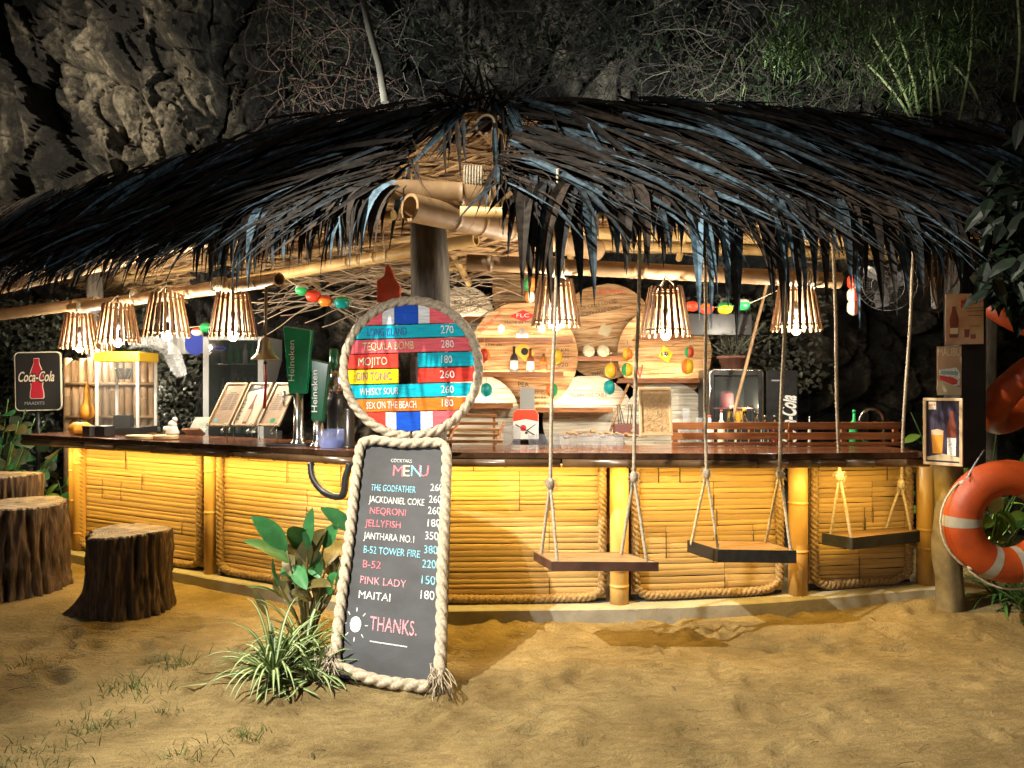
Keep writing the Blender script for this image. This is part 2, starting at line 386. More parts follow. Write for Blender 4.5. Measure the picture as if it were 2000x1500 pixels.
def sand_mat():
    m = bpy.data.materials.new('sand'); m.use_nodes = True; n = m.node_tree; N = n.nodes; L = n.links; p = N['Principled BSDF']
    g = N.new('ShaderNodeNewGeometry')
    def nz(s, d=8, r=.6, dist=0, st=None):
        q = N.new('ShaderNodeTexNoise'); q.inputs['Scale'].default_value = s; q.inputs['Detail'].default_value = d; q.inputs['Roughness'].default_value = r; q.inputs['Distortion'].default_value = dist
        if st:
            mp = N.new('ShaderNodeMapping'); mp.inputs['Scale'].default_value = st; mp.inputs['Rotation'].default_value = (0, 0, .25); L.new(g.outputs['Position'], mp.inputs[0]); L.new(mp.outputs[0], q.inputs['Vector'])
        else: L.new(g.outputs['Position'], q.inputs['Vector'])
        return q
    a = nz(2.2); cr = N.new('ShaderNodeValToRGB'); e = cr.color_ramp.elements
    e[0].position = .3; e[0].color = (.175, .125, .052, 1); e[1].position = .7; e[1].color = (.38, .285, .13, 1)
    L.new(a.outputs['Fac'], cr.inputs[0])
    sp = nz(190, 3, .6); c2 = N.new('ShaderNodeValToRGB'); e = c2.color_ramp.elements; e[0].position = .34; e[0].color = (.35, .32, .28, 1); e[1].position = .46; e[1].color = (1, 1, 1, 1)
    L.new(sp.outputs['Fac'], c2.inputs[0])
    mx = N.new('ShaderNodeMixRGB'); mx.blend_type = 'MULTIPLY'; mx.inputs[0].default_value = .9; L.new(cr.outputs[0], mx.inputs[1]); L.new(c2.outputs[0], mx.inputs[2])
    L.new(mx.outputs[0], p.inputs['Base Color']); p.inputs['Roughness'].default_value = .95; p.inputs['Specular IOR Level'].default_value = .15
    b1 = nz(9, 10, .68, 1.1, (1, 2.4, 1)); b2 = nz(45, 6, .65); 
    h = N.new('ShaderNodeMath'); h.operation = 'MULTIPLY_ADD'; h.inputs[1].default_value = .42; L.new(b2.outputs['Fac'], h.inputs[0]); L.new(b1.outputs['Fac'], h.inputs[2])
    b = N.new('ShaderNodeBump'); b.inputs['Strength'].default_value = 1; b.inputs['Distance'].default_value = .034
    L.new(h.outputs[0], b.inputs['Height']); L.new(b.outputs[0], p.inputs['Normal'])
    return m
M_['sand'] = sand_mat()
# ================================================================== SETTING
def sstep(a, b, x):
    t = min(1, max(0, (x-a)/(b-a))); return t*t*(3-2*t)
dents = [(random.uniform(-3, 3), random.uniform(1.9, 5.2), random.uniform(.035, .085), random.uniform(0, PI), random.uniform(.012, .034)) for _ in range(300)]
def gz(x, y, fine=True):
    z = .085*sstep(1.4, 3.2, x)*sstep(4.4, 5.4, y)-.05*sstep(0, -3, x)*0
    if fine and abs(x) < 6 and y < 9:
        z += noise.noise(Vector((x*1.1, y*1.1, 3)))*.025+noise.noise(Vector((x*4, y*5, 7)))*.009+noise.noise(Vector((x*14, y*16, 1)))*.003
    return z
def build_ground():
    xs = list(np.concatenate([np.linspace(-60, -6, 10)[:-1], np.linspace(-6, 6, 380), np.linspace(6, 60, 10)[1:]]))
    ys = list(np.concatenate([np.linspace(-30, 1, 8)[:-1], np.linspace(1, 9, 300), np.linspace(9, 60, 12)[1:]]))
    V = []
    D = np.array(dents)
    for y in ys:
        for x in xs:
            z = gz(x, y)
            if 1 < y < 7 and abs(x) < 4:
                dx = x-D[:, 0]; dy = y-D[:, 1]; c, s = np.cos(D[:, 3]), np.sin(D[:, 3])
                u = (dx*c+dy*s)/(D[:, 2]*1.7); v = (-dx*s+dy*c)/(D[:, 2]*.8); q = u*u+v*v
                k = q < 5
                if k.any(): z += float(np.sum(D[k, 4]*(-np.exp(-q[k]*1.5)+.55*np.exp(-(np.sqrt(q[k])-1.35)**2*5))))
            V.append((x, y, z))
    nx = len(xs); Fc = [(j*nx+i, j*nx+i+1, (j+1)*nx+i+1, (j+1)*nx+i) for j in range(len(ys)-1) for i in range(nx-1)]
    me = bpy.data.meshes.new('ground'); me.from_pydata(V, [], Fc); me.materials.append(M_['sand'])
    me.polygons.foreach_set('use_smooth', [True]*len(Fc)); o = bpy.data.objects.new('ground', me); COL.objects.link(o); o['kind'] = 'structure'
build_ground()

def cliff_y(x, z):
    b = 8.35+1.3*sstep(-2.2, -5.5, x)-.7*sstep(2.2, 4.2, x)-.35*sstep(3.6, 6, z)
    wv = noise.noise_vector(Vector((x*.9, z*.9, 0)))*.35
    v = Vector((x*1.05, z*.62, 0))+wv
    d, pts = noise.voronoi(v*1.3)
    blk = min(.30, d[1]-d[0])
    c0 = pts[0]; tx, tz = noise.noise(c0*2.3), noise.noise(c0*3.7+Vector((5, 0, 0)))
    y = b-noise.noise(c0*3.1)*.55-min(blk, .12)*1.6+(v.x-c0.x/1.3)*tx*.6+(v.y-c0.y/1.3)*tz*.6
    w = Vector((x, z*.9, 4))+wv
    d2, p2 = noise.voronoi(w*3.1); c2 = p2[0]
    y += -min(.10, d2[1]-d2[0])*.8-noise.noise(c2*5)*.16+(w.x-c2.x/3.1)*noise.noise(c2*4)*.55+(w.y-c2.y/3.1)*noise.noise(c2*6)*.55
    y += noise.fractal(w*1.1, 1.0, 2.0, 4)*.16+noise.fractal(w*9, .8, 2.1, 4)*.055+abs(noise.noise(w*5.3))*.10
    return y
def build_cliff():
    nx, nz = 680, 390; xs = np.linspace(-11, 8.5, nx); zs = np.linspace(-.3, 8.2, nz)
    V = []
    for z in zs:
        for x in xs:
            j = noise.noise_vector(Vector((x*2.3, z*2.3, 9)))*.07
            V.append((x+j.x, cliff_y(x, z), z+j.y))
    Fc = [(j*nx+i, j*nx+i+1, (j+1)*nx+i+1, (j+1)*nx+i) for j in range(nz-1) for i in range(nx-1)]
    me = bpy.data.meshes.new('cliff'); me.from_pydata(V, [], Fc); me.materials.append(M_['rock'])
    me.polygons.foreach_set('use_smooth', [False]*len(Fc))
    o = bpy.data.objects.new('cliff', me); COL.objects.link(o); o['kind'] = 'structure'
build_cliff()

# ------------------------------------------------------------------ bar counter
def ip(P, u):
    """point on polyline by fraction of length"""
    P = [Vector(p) for p in P]; Ls = [(P[i+1]-P[i]).length for i in range(len(P)-1)]; t = max(-.2, u)*sum(Ls)
    for i, l in enumerate(Ls):
        if t <= l or i == len(Ls)-1: return P[i]+(P[i+1]-P[i])*(t/l)
        t -= l
BASE = [(-4.05, 6.88), (-.80, 5.14), (.74, 5.20), (2.02, 5.34), (3.05, 5.50)]
FRONT = [(-4.42, 6.72), (-.95, 4.97), (1.6, 4.86), (2.78, 4.96)]
CT = 1.145
bar = thing('bar_counter', 'long angled beach bar clad in split bamboo with a glossy red wooden top', 'bar counter', (-.8, 5.3, 0))
# countertop planks, left wing (4 boards) and right wing
def offs(P, d):
    out = []; n = len(P)
    for i in range(n):
        a = Vector(P[max(i-1, 0)]); b = Vector(P[i]); c = Vector(P[min(i+1, n-1)])
        t1 = (b-a).normalized() if i > 0 else (c-b).normalized(); t2 = (c-b).normalized() if i < n-1 else t1
        n1 = Vector((-t1.y, t1.x)); n2 = Vector((-t2.y, t2.x)); m = (n1+n2).normalized()
        out.append(b+m*(d/max(.3, m.dot(n1))))
    return out
nb = 5; wd = .64
for k in range(nb):
    a = offs(FRONT, wd*k/nb+.0012); b = offs(FRONT, wd*(k+1)/nb-.0012)
    for i in range(len(FRONT)-1):
        cuts = [0, random.uniform(.35, .65), 1] if i < 2 else [0, 1]
        for c0, c1 in zip(cuts[:-1], cuts[1:]):
            e = .0012
            p = [a[i].lerp(a[i+1], c0), a[i].lerp(a[i+1], c1), b[i].lerp(b[i+1], c1), b[i].lerp(b[i+1], c0)]
            z = CT+random.uniform(-.001, .001)
            if i == 0 and c0 == 0 and k > 2: p[0] = p[0].lerp(p[1], .03*(k-1)); p[3] = p[3].lerp(p[2], .05*(k-1))
            mb = MB(); mb.prism([(q.x, q.y, z-.035) for q in p], (0, 0, .035)); mb.build('plank', M_['counter'], bar, bevel=.002)
mb = MB()
for i in range(len(FRONT)-1):
    a, b = offs(FRONT, -.012)[i:i+2]; c, d = offs(FRONT, -.001)[i:i+2]
    mb.prism([(a.x, a.y, CT-.036), (b.x, b.y, CT-.036), (d.x, d.y, CT-.036), (c.x, c.y, CT-.036)], (0, 0, .038))
mb.build('edge_strip', M_['counter_edge'], bar, bevel=.003)
mb = MB()
for i in range(len(FRONT)-1):
    a, b = offs(FRONT, .03)[i:i+2]; c, d = offs(FRONT, .6)[i:i+2]
    mb.prism([(a.x, a.y, CT-.075), (b.x, b.y, CT-.075), (d.x, d.y, CT-.075), (c.x, c.y, CT-.075)], (0, 0, .037))
mb.build('support_board', M_['counter_edge'], bar)
lipP = offs(FRONT, .012)
for i in range(len(FRONT)-1):
    n = 3 if i == 0 else 2
    for k in range(n):
        a = lipP[i].lerp(lipP[i+1], k/n+.002); b = lipP[i].lerp(lipP[i+1], (k+1)/n-.002)
        mb = MB(); pa = [(a.x+(b.x-a.x)*t, a.y+(b.y-a.y)*t, CT-.066) for t in (0, .33, .335, .345, .35, .7, .705, .715, .72, 1)]
        mb.tube(pa, [.032, .031, .034, .034, .031, .031, .034, .034, .031, .032], 12)
        mb.build('bamboo_lip', M_['lip'], bar)
# panels of split bamboo
slatm = []
for v in range(6):
    mb = MB(); n = 5; vs = []
    rr = random.Random(v); w = .5
    prof = [(-.5, .0), (-.46, .55), (-.2, .95), (.15, 1), (.44, .6), (.5, 0)]
    xs = [-.5, -.17+rr.uniform(-.1, .1), .2+rr.uniform(-.1, .1), .5]
    for j, x in enumerate(xs):
        bow = rr.uniform(-.12, .12) if 0 < j < 3 else 0
        for (h, d) in prof: vs.append((x, -d, h+bow))
    np_ = len(prof); fs = [(j*np_+k, j*np_+k+1, (j+1)*np_+k+1, (j+1)*np_+k) for j in range(3) for k in range(np_-1)]
    fs += [tuple(range(np_-1, -1, -1)), tuple(3*np_+k for k in range(np_))]
    mb.smooth = False; mb.add(vs, [f[::-1] for f in fs]); slatm.append(mesh_of(mb, 'slat', M_['slat']))
def zb(x): return .09+.055*sstep(1.2, 3.1, x)
binder = MB(); back = MB(); nsl = 0
pan = [((-3.93, 6.815), (-2.49, 6.045)), ((-2.33, 5.955), (-.83, 5.155)), ((-.78, 5.14), (.655, 5.195)), ((.83, 5.21), (1.93, 5.33)), ((2.13, 5.355), (2.93, 5.485))]
for (a, b) in pan:
    a, b = Vector(a), Vector(b); L_ = (b-a).length; ang = math.atan2(b.y-a.y, b.x-a.x); t = (b-a)/L_
    nrm = Vector((t.y, -t.x))
    z0a, z0b = zb(a.x), zb(b.x); ztop = CT-.05
    back.prism([(a.x, a.y, z0a), (b.x, b.y, z0b), (b.x-nrm.x*.05, b.y-nrm.y*.05, z0b), (a.x-nrm.x*.05, a.y-nrm.y*.05, z0a)], (0, 0, ztop-z0a))
    z = max(z0a, z0b)+.02; segs = None; row = 0; cur = None
    while z < ztop-.01:
        if row % random.choice((4, 5, 6)) == 0 or cur is None:
            cur = sorted(random.uniform(.15, .85) for _ in range(1 if L_ < 1 else random.choice((1, 2))))
            bz0 = z
            nr = random.choice((3, 4, 5))
            for c in cur:
                p = a+t*L_*c
                binder.tube([(p.x+nrm.x*(.014+.003*math.sin(q)), p.y+nrm.y*.016, min(ztop, z+q*.036*nr/4)) for q in range(5)], .0028, 5)
        h = random.uniform(.026, .050)
        cc = [0]+cur+[1]
        if random.random() < .3: cc = [0, cur[0], 1]
        for c0, c1 in zip(cc[:-1], cc[1:]):
            l = L_*(c1-c0)-.004; m = a+t*L_*(c0+c1)/2
            o = inst('slat', random.choice(slatm), bar, (m.x, m.y, z+h/2), (0, random.uniform(-.004, .004), ang), (l, random.uniform(.003, .008), h*.965)); nsl += 1
        z += h; row += 1
print('slats', nsl)
binder.build('binding_cord', M_['ink_brown'], bar, kind='stuff')
back.build('backing', M_['dark'], bar)
# bamboo posts
def culm(mb, p, z0, z1, r, nodes=2, n=16):
    path = []; rad = []
    zs = sorted([z0+(z1-z0)*(.12+.8*random.random()) for _ in range(nodes)])
    path.append((p[0], p[1], z0)); rad.append(r)
    for z in zs:
        for dz, k in ((-.02, .985), (-.006, 1.0), (-.002, 1.05), (.004, 1.05), (.006, .965), (.02, .985)):
            path.append((p[0], p[1], z+dz)); rad.append(r*k)
    path.append((p[0], p[1], z1)); rad.append(r); mb.tube(path, rad, n)
for (x, y, r) in ((-4.02, 6.86, .055), (-3.935, 6.80, .06), (-2.41, 5.965, .052), (-.80, 5.09, .06), (.742, 5.155, .066), (2.03, 5.29, .068), (3.02, 5.44, .062)):
    mb = MB(); culm(mb, (x, y), zb(x)-.02, CT-.08, r); mb.build('bamboo_post', M_['bamboo_post'], bar)
# rope trim round every panel
for (a, b) in pan:
    a, b = Vector(a), Vector(b); t = (b-a).normalized(); nr = Vector((t.y, -t.x))*.03
    a2 = a+nr+t*.03; b2 = b+nr-t*.03
    za, zc = zb(a.x)+.03, zb(b.x)+.03
    pts = [(a2.x, a2.y, CT-.09), (a2.x, a2.y, za+.14), (a2.x+t.x*.02, a2.y+t.y*.02, za+.05), (a2.x+t.x*.09, a2.y+t.y*.09, za+.008)]
    mid = [(a2.x+(b2.x-a2.x)*f, a2.y+(b2.y-a2.y)*f, za+(zc-za)*f+random.uniform(-.006, .006)) for f in (.2, .35, .5, .65, .8)]
    pts2 = [(b2.x-t.x*.09, b2.y-t.y*.09, zc+.008), (b2.x-t.x*.02, b2.y-t.y*.02, zc+.05), (b2.x, b2.y, zc+.14), (b2.x, b2.y, CT-.09)]
    mb = MB(); mb.rope(spline(pts+mid+pts2, 8), .031, turns=3.6, lob=3, step=.25, n=16); mb.build('rope_trim', M_['rope_gold'], bar)
# under-counter led strips
ledP = offs(FRONT, .035)
mb = MB()
for i in range(len(FRONT)-1):
    a, b = ledP[i], ledP[i+1]; d = (b-a).normalized(); nn = Vector((-d.y, d.x))
    mb.prism([(a.x, a.y, CT-.083), (b.x, b.y, CT-.083), (b.x+nn.x*.012, b.y+nn.y*.012, CT-.083), (a.x+nn.x*.012, a.y+nn.y*.012, CT-.083)], (0, 0, .006))
    m = (a+b)/2+nn*.02; L_ = (b-a).length
    o = area('led_strip_light', (m.x, m.y, CT-.09), (m.x+nn.x*.06, m.y+nn.y*.06, .35), L_*.97, .02, 15.0*L_, (1, .63, .15), 180)
    zz = (Vector((m.x, m.y, CT-.09))-Vector((m.x+nn.x*.06, m.y+nn.y*.06, .35))).normalized(); xx = Vector((d.x, d.y, 0)); yy = zz.cross(xx)
    o.rotation_euler = Matrix((xx, yy, zz)).transposed().to_euler()
mb.build('led_strip', M_['led_amber'], bar)
# concrete plinth
K = [(-4.5, 6.93), (-2.85, 6.08), (-2.0, 5.62), (-.9, 5.0), (-.42, 4.98), (.84, 5.03), (1.44, 5.10), (2.3, 5.2), (3.15, 5.33)]
mb = MB(); kf = []
for i in range(len(K)-1):
    for f in (0, .25, .5, .75): kf.append(Vector(K[i]).lerp(Vector(K[i+1]), f))
kf.append(Vector(K[-1])); kb = offs(kf, .55)
vs = []
for i, (a, b) in enumerate(zip(kf, kb)):
    w = noise.noise(Vector((i*.7, 0, 0)))*.02; z = zb(a.x)-.004+noise.noise(Vector((i*.4, 5, 0)))*.004
    vs += [(a.x, a.y+w, -.1), (a.x, a.y+w, z-.008), (a.x, a.y+w+.01, z), (b.x, b.y, z), (b.x, b.y, -.1)]
mb.add(vs, [(i*5+k, (i+1)*5+k, (i+1)*5+k+1, i*5+k+1) for i in range(len(kf)-1) for k in range(4)])
o = mb.build('plinth', M_['concrete'], kind='structure')
# back work counter behind the bar
wk = thing('back_workbench', 'low wooden workbench behind the bar under the round shelves', 'workbench', (1.2, 6.8, 0))
for k in range(3):
    mb = MB(); mb.box((1.35, 6.45+.215*k, .93), (4.0, .21, .035)); mb.build('plank', M_['palewood'], wk, bevel=.003)
for x in (-.55, 1.3, 3.2):
    mb = MB(); mb.box((x, 6.7, .45), (.07, .55, .92)); mb.build('leg', M_['redwood'], wk)
mb = MB(); mb.box((1.35, 6.9, .5), (3.8, .02, .75)); mb.build('back_panel', M_['redwood'], wk)

# ------------------------------------------------------------------ hut roof
ZR, ZE = 3.58, 2.62
LR = [(-.25, 5.42), (-1.53, 5.72), (-3.2, 6.7), (-7.8, 9.4)]
LE = [(-.58, 4.22), (-1.7, 4.88), (-4.0, 6.3), (-7.4, 8.3)]
RR = [(-.15, 5.40), (1.5, 5.45), (2.9, 5.75), (5.5, 6.3), (7.5, 6.8)]
RE = [(-.48, 4.20), (.8, 4.33), (2.2, 4.65), (3.7, 5.05), (5.3, 5.4), (7.2, 5.9)]
LB = [(.1, 7.0), (-2.2, 8.2), (-6.5, 10.8)]
RB = [(.1, 7.0), (1.6, 7.1), (3.2, 7.3), (5.5, 7.8), (7.5, 8.2)]
def patch(Rg, E, zr0, ze):
    def f(u, v):
        zr = zr0-(.22*max(0, u) if Rg is LR else 0)
        a = ip(Rg, u); b = ip(E, u); sag = -.10*math.sin(PI*min(1, max(0, v)))
        return Vector((a.x+(b.x-a.x)*v, a.y+(b.y-a.y)*v, zr+(ze-zr)*v+sag))
    return f
PL = patch(LR, LE, ZR, ZE); PR = patch(RR, RE, ZR, ZE)
PBL = patch(LR, LB, ZR, 2.72); PBR = patch(RR, RB, ZR, 2.93)
roof = thing('thatched_roof', 'shaggy palm leaf roof on bamboo beams over the beach bar', 'thatched roof', (0, 6, 2.5))
def sheet(f, u0, u1, v0, v1, name, m, nu=40, nv=12, off=0):
    mb = MB(); vs = []
    for i in range(nu+1):
        for j in range(nv+1):
            u = u0+(u1-u0)*i/nu; v = v0+(v1-v0)*j/nv; p = f(u, v); vs.append((p.x, p.y, p.z+off+.02*noise.noise(Vector((i*.8, j*.9, 0)))))
    mb.add(vs, [(i*(nv+1)+j, (i+1)*(nv+1)+j, (i+1)*(nv+1)+j+1, i*(nv+1)+j+1) for i in range(nu) for j in range(nv)])
    o = mb.build(name, m, roof); s = o.modifiers.new('s', 'SOLIDIFY'); s.thickness = .03; return o
sheet(PL, .075, 1, 0, .97, 'thatch_mat', M_['thatch_in'])
sheet(PR, .10, 1, 0, .97, 'thatch_mat', M_['thatch_in'])
sheet(PBL, -.0, 1, 0, 1.02, 'thatch_mat', M_['thatch_in'])
sheet(PBR, 0, 1, 0, 1.02, 'thatch_mat', M_['thatch_in'])
sheet(lambda u, v: Vector((PBL(0, v)).lerp(PBR(0, v), u)), 0, 1, 0, 1.02, 'thatch_mat', M_['thatch_in'], 4, 8)
# leaf generator
leaves = []
def along(f, u, v): return (f(u+.01, v)-f(u-.01, v)).normalized()
def down(f, u, v): return (f(u, v+.02)-f(u, v-.02)).normalized()
def add_leaf(f, u, v, th, L_, w, lift, grav, rnd, side, curl=0):
    p = f(u, v); a = along(f, u, v); d = down(f, u, v); n = a.cross(d)
    if n.z < 0: n = -n
    dirv = (d*math.cos(th)+a*math.sin(th)).normalized()
    dirv = (dirv+n*random.uniform(-.02, .10)).normalized()
    p = p+n*lift; path = [p]; seg = 7; cur = dirv
    for i in range(seg):
        q = path[-1]
        g = grav*(.25+i/seg*1.1)
        if q.z < ZE+.12: g += grav*.9
        cur = (cur+Vector((0, 0, -1))*g*.33+a*curl*.1).normalized(); path.append(q+cur*(L_/seg))
    nh = (n+Vector((random.uniform(-.35, .35), random.uniform(-.5, .2), 0))).normalized()
    leaves.append((path, w*1.35, nh, rnd))
def rr_():
    return random.random()
rg = random.gauss
for side, f, n1, n2 in ((0, PL, 1800, 480), (1, PR, 1500, 230)):
    for k in range(n1):                                             # body of the thatch
        u = random.random()**1.25; v = random.uniform(-.06, .86)
        if u < (.035 if side == 0 else .03) and v > .14: continue
        th = R(rg(52 if side == 0 else 50-22*v, 13)); 
        if u < .12: th = R(rg(25, 14))
        add_leaf(f, u, v, th, random.uniform(.45, .9), random.uniform(.011, .030), random.uniform(.01, .11), random.uniform(.0, .07), rr_(), side)
    for k in range(n2):                                             # hanging fringe
        u = random.random()**1.2; v = random.uniform(.82, 1.02)
        if side == 0: th = R(rg(32, 14)); L_ = random.uniform(.24, .5)
        else: th = R(rg(10+12*u, 12)); L_ = random.uniform(.26, .52)
        if u < .06: th *= .4
        gr = 1.0 if (side == 0 and u < .22) else None
        if u < (.018 if side == 0 else .035): continue
        if side and u > .72: L_ *= .6
        add_leaf(f, u, v, th, L_, random.uniform(.011, .027), random.uniform(-.01, .10), gr or (random.uniform(.22, .6) if side else random.uniform(.10, .45)), rr_(), side)
for side, f, n in ((0, PL, 800), (1, PR, 900)):                        # long arching fronds over the slope
    for k in range(n):
        u = random.random()**1.3*.9+.03; v = random.uniform(.02, .7); th = R(rg(64 if side == 0 else 66-20*v, 9))
        add_leaf(f, u, v, th, random.uniform(.8, 1.35)*(1-.3*v), random.uniform(.016, .034), random.uniform(.06, .17), random.uniform(.10, .34) if side else random.uniform(.04, .20), rr_(), side)
for side, f in ((0, PL), (1, PR)):                                      # fine loose fibres
    for k in range(1300):
        u = random.random()**1.3*.95+.03; v = random.uniform(.0, .85); th = R(rg(50, 22))
        add_leaf(f, u, v, th, random.uniform(.35, .8), random.uniform(.002, .005), random.uniform(.05, .17), random.uniform(.05, .7), .2+rr_()*.5, side, rg(0, 1.5))
# big clumps where a whole frond end hangs together
for side, f, us in ((0, PL, np.linspace(.012, .9, 29)), (1, PR, np.linspace(.05, .70, 26))):
    for u0 in us:
        u0 += random.uniform(-.012, .012); v = random.uniform(.84, .95); th0 = R(rg(24 if side == 0 else 12, 9)); lk = random.uniform(.7, 1.08)
        for j in range(5 if side else 6):
            add_leaf(f, u0+j*(.006 if side else .0035), v+random.uniform(-.03, .03), th0+R(rg(0, 7)), lk*(random.uniform(.68, .98) if side else random.uniform(.42, .62)), random.uniform(.028, .052) if side else random.uniform(.018, .034),
                     random.uniform(.04, .12), random.uniform(.55, 1.0) if side else (1.0 if u0 < .22 else random.uniform(.15, .5)), min(1, rr_()*.75+.3), side)
# ridge crest tufts
for k in range(300):
    side = random.random() < .5; f = PL if side else PR
    u = random.random()**1.6; th = R(rg(70, 14))
    add_leaf(f, u, random.uniform(-.06, .06), th, random.uniform(.35, .65), random.uniform(.010, .02), random.uniform(.02, .09), random.uniform(0, .1), rr_()*.6, 0)
for k in range(26):                                                 # upright tuft on the hip point
    p = Vector((-.22+rg(0, .10), 5.3+rg(0, .1), ZR+.0)); d = Vector((rg(0, .5), rg(-.2, .3), random.uniform(.35, 1))).normalized()
    path = [p]; L_ = random.uniform(.18, .36)
    for i in range(7): d = (d+Vector((0, 0, -.05))).normalized(); path.append(path[-1]+d*L_/7)
    leaves.append((path, random.uniform(.010, .022), Vector((0, -1, .3)), rr_()*.55))
for (px, py, l, w) in ((905, 232, .34, .02), (893, 236, .42, .024), (868, 262, .30, .02), (880, 250, .25, .014), (965, 250, .50, .026), (978, 262, .62, .03), (800, 330, .45, .03), (790, 345, .5, .032), (815, 318, .36, .026)):
    q = at(px, py, 4.9-.0014*(py-240)); path = [q]; d = Vector((rg(0, .08), -.25, -1)).normalized()
    for i in range(7): d = (d+Vector((rg(0, .04), .03, -.05))).normalized(); path.append(path[-1]+d*l/7)
    leaves.append((path, w, Vector((rg(0, .3), -1, .2)), rr_()))
def size_of(l):
    P = l[0]; d = P[4].y
    return (P[0]-P[-1]).length*l[1]/(d*d)*(2 if P[-1].z < 2.5 else 1)*(1 if abs(P[4].x/d) < .69 else 0)
leaves.sort(key=size_of, reverse=True)
for i, (path, w, nh, rn) in enumerate(leaves[:298]):
    mb = MB(); mb.cr = rn; mb.leaf(path, w, nh, .35); mb.build('palm_leaflet', M_['thatch'], roof)
mb = MB()
for (path, w, nh, rn) in leaves[298:]:
    mb.cr = rn; mb.leaf(path, w, nh, .35)
mb.build('thatch', M_['thatch'], roof, kind='stuff')
# inner ceiling: long dry leaves lying along the purlins
mb = MB()
for f, n in ((PBL, 1500), (PBR, 1100)):
    for k in range(n):
        u = random.random(); v = random.uniform(0, 1.03); p = f(u, v)-Vector((0, 0, .035+random.random()*.03)); a = along(f, u, v); d = down(f, u, v)
        th = random.choice((rg(0, .12), rg(0, .12), rg(.35, .1), rg(-.35, .1))); dr = a*math.cos(th)+d*math.sin(th)
        nn = a.cross(d); nn = nn if nn.z < 0 else -nn
        L_ = random.uniform(.3, .8); path = [p+dr*L_*(t-.5)+nn*.02*math.sin(t*PI) for t in (0, .25, .5, .75, 1)]
        mb.cr = rr_(); mb.leaf(path, random.uniform(.012, .028), nn, .3)
mb.build('ceiling_thatch', M_['thatch_in'], roof, kind='stuff')
# bamboo beams
def beam(name, a, b, r, m, parent, hollow=True, nodes=4, n=16):
    a, b = Vector(a), Vector(b); mb = MB(); path = []; rad = []
    fr = sorted([random.uniform(.05, .95) for _ in range(nodes)]); L_ = (b-a).length
    path.append(a); rad.append(r)
    for q in fr:
        for ds, k in ((-.03, .98), (-.006, 1), (-.002, 1.05), (.003, 1.05), (.006, .96), (.03, .98)):
            path.append(a+(b-a)*(q+ds/L_)); rad.append(r*k)
    path.append(b); rad.append(r)
    pr = [(p, q) for p, q in sorted(zip([(p-a).length for p in path], range(len(path))))]
    path = [path[i] for _, i in pr]; rad = [rad[i] for _, i in pr]
    mb.tube(path, rad, n, caps=not hollow)
    if hollow:
        d = (b-a).normalized()
        mb.tube([a, a+d*.18], r*.78, n, caps=False); mb.tube([b-d*.18, b], r*.78, n, caps=False)
        x = d.orthogonal().normalized(); y = d.cross(x)
        for (c, s) in ((a, 1), (b, -1)):
            ring = []
            for q in (r, r*.78):
                ring += [c+(x*math.cos(2*PI*k/n)+y*math.sin(2*PI*k/n))*q for k in range(n)]
            mb.add(ring, [(k, (k+1) % n, n+(k+1) % n, n+k) for k in range(n)])
            disc = [c+d*s*.17+(x*math.cos(2*PI*k/n)+y*math.sin(2*PI*k/n))*r*.78 for k in range(n)]; mb.cur = 1; mb.add(disc, [tuple(range(n))]); mb.cur = 0
    return mb.build(name, [m, M_['dark']], parent)
B = M_['bamboo_old']
beam('bamboo_beam', at(800, 405, 4.62), at(1165, 488, 6.0), .088, B, roof, nodes=5)       # open end over the post
beam('bamboo_beam', at(720, 395, 4.9), at(-60, 575, 7.3), .062, B, roof, nodes=6)
beam('bamboo_beam', at(740, 372, 4.75), at(1900, 425, 5.35), .078, B, roof, nodes=6)     # front wall plate
beam('ridge_pole', at(948, 243, 5.12), Vector((.6, 7.2, 3.2)), .075, B, roof, nodes=3)
beam('bamboo_beam', at(545, 546, 5.35), at(140, 602, 7.2), .052, B, roof, nodes=4)       # lamp rail left
beam('bamboo_beam', at(912, 512, 5.35), at(1640, 548, 5.4), .058, B, roof, nodes=5)      # lamp rail right
beam('bamboo_beam', at(330, 575, 7.2), at(930, 468, 5.6), .05, M_['bamboo'], roof, nodes=5)
beam('bamboo_beam', at(1090, 452, 6.4), at(1930, 480, 6.4), .052, M_['bamboo'], roof, nodes=5)
beam('bamboo_beam', at(1150, 478, 6.9), at(1900, 505, 6.9), .045, M_['bamboo'], roof, nodes=5)
beam('bamboo_beam', at(0, 615, 7.9), at(190, 590, 7.6), .06, B, roof, nodes=2)
for f, us in ((PBL, (.08, .2, .32, .46, .62, .8)), (PBR, (.06, .2, .36, .52, .7, .88))):
    for u in us:
        a = f(u, .02)-Vector((0, 0, .10)); b = f(u, 1.04)-Vector((0, 0, .10)); beam('rafter', a, b, .032, M_['bamboo'], roof, nodes=2, n=10)
for f, vs_ in ((PBL, (.3, .6, .9)), (PBR, (.3, .6, .9))):
    for v in vs_:
        pts = [f(u, v)-Vector((0, 0, .06)) for u in (0, .15, .3, .5, .75, 1)]
        mb = MB(); mb.tube(pts, .024, 10); mb.build('purlin', M_['bamboo'], roof)
for f in (PL, PR):
    mb = MB(); mb.tube([f(u, .93)-Vector((0, 0, .07)) for u in (.02, .15, .3, .5, .75, 1)], .03, 10); mb.build('purlin', M_['bamboo'], roof)
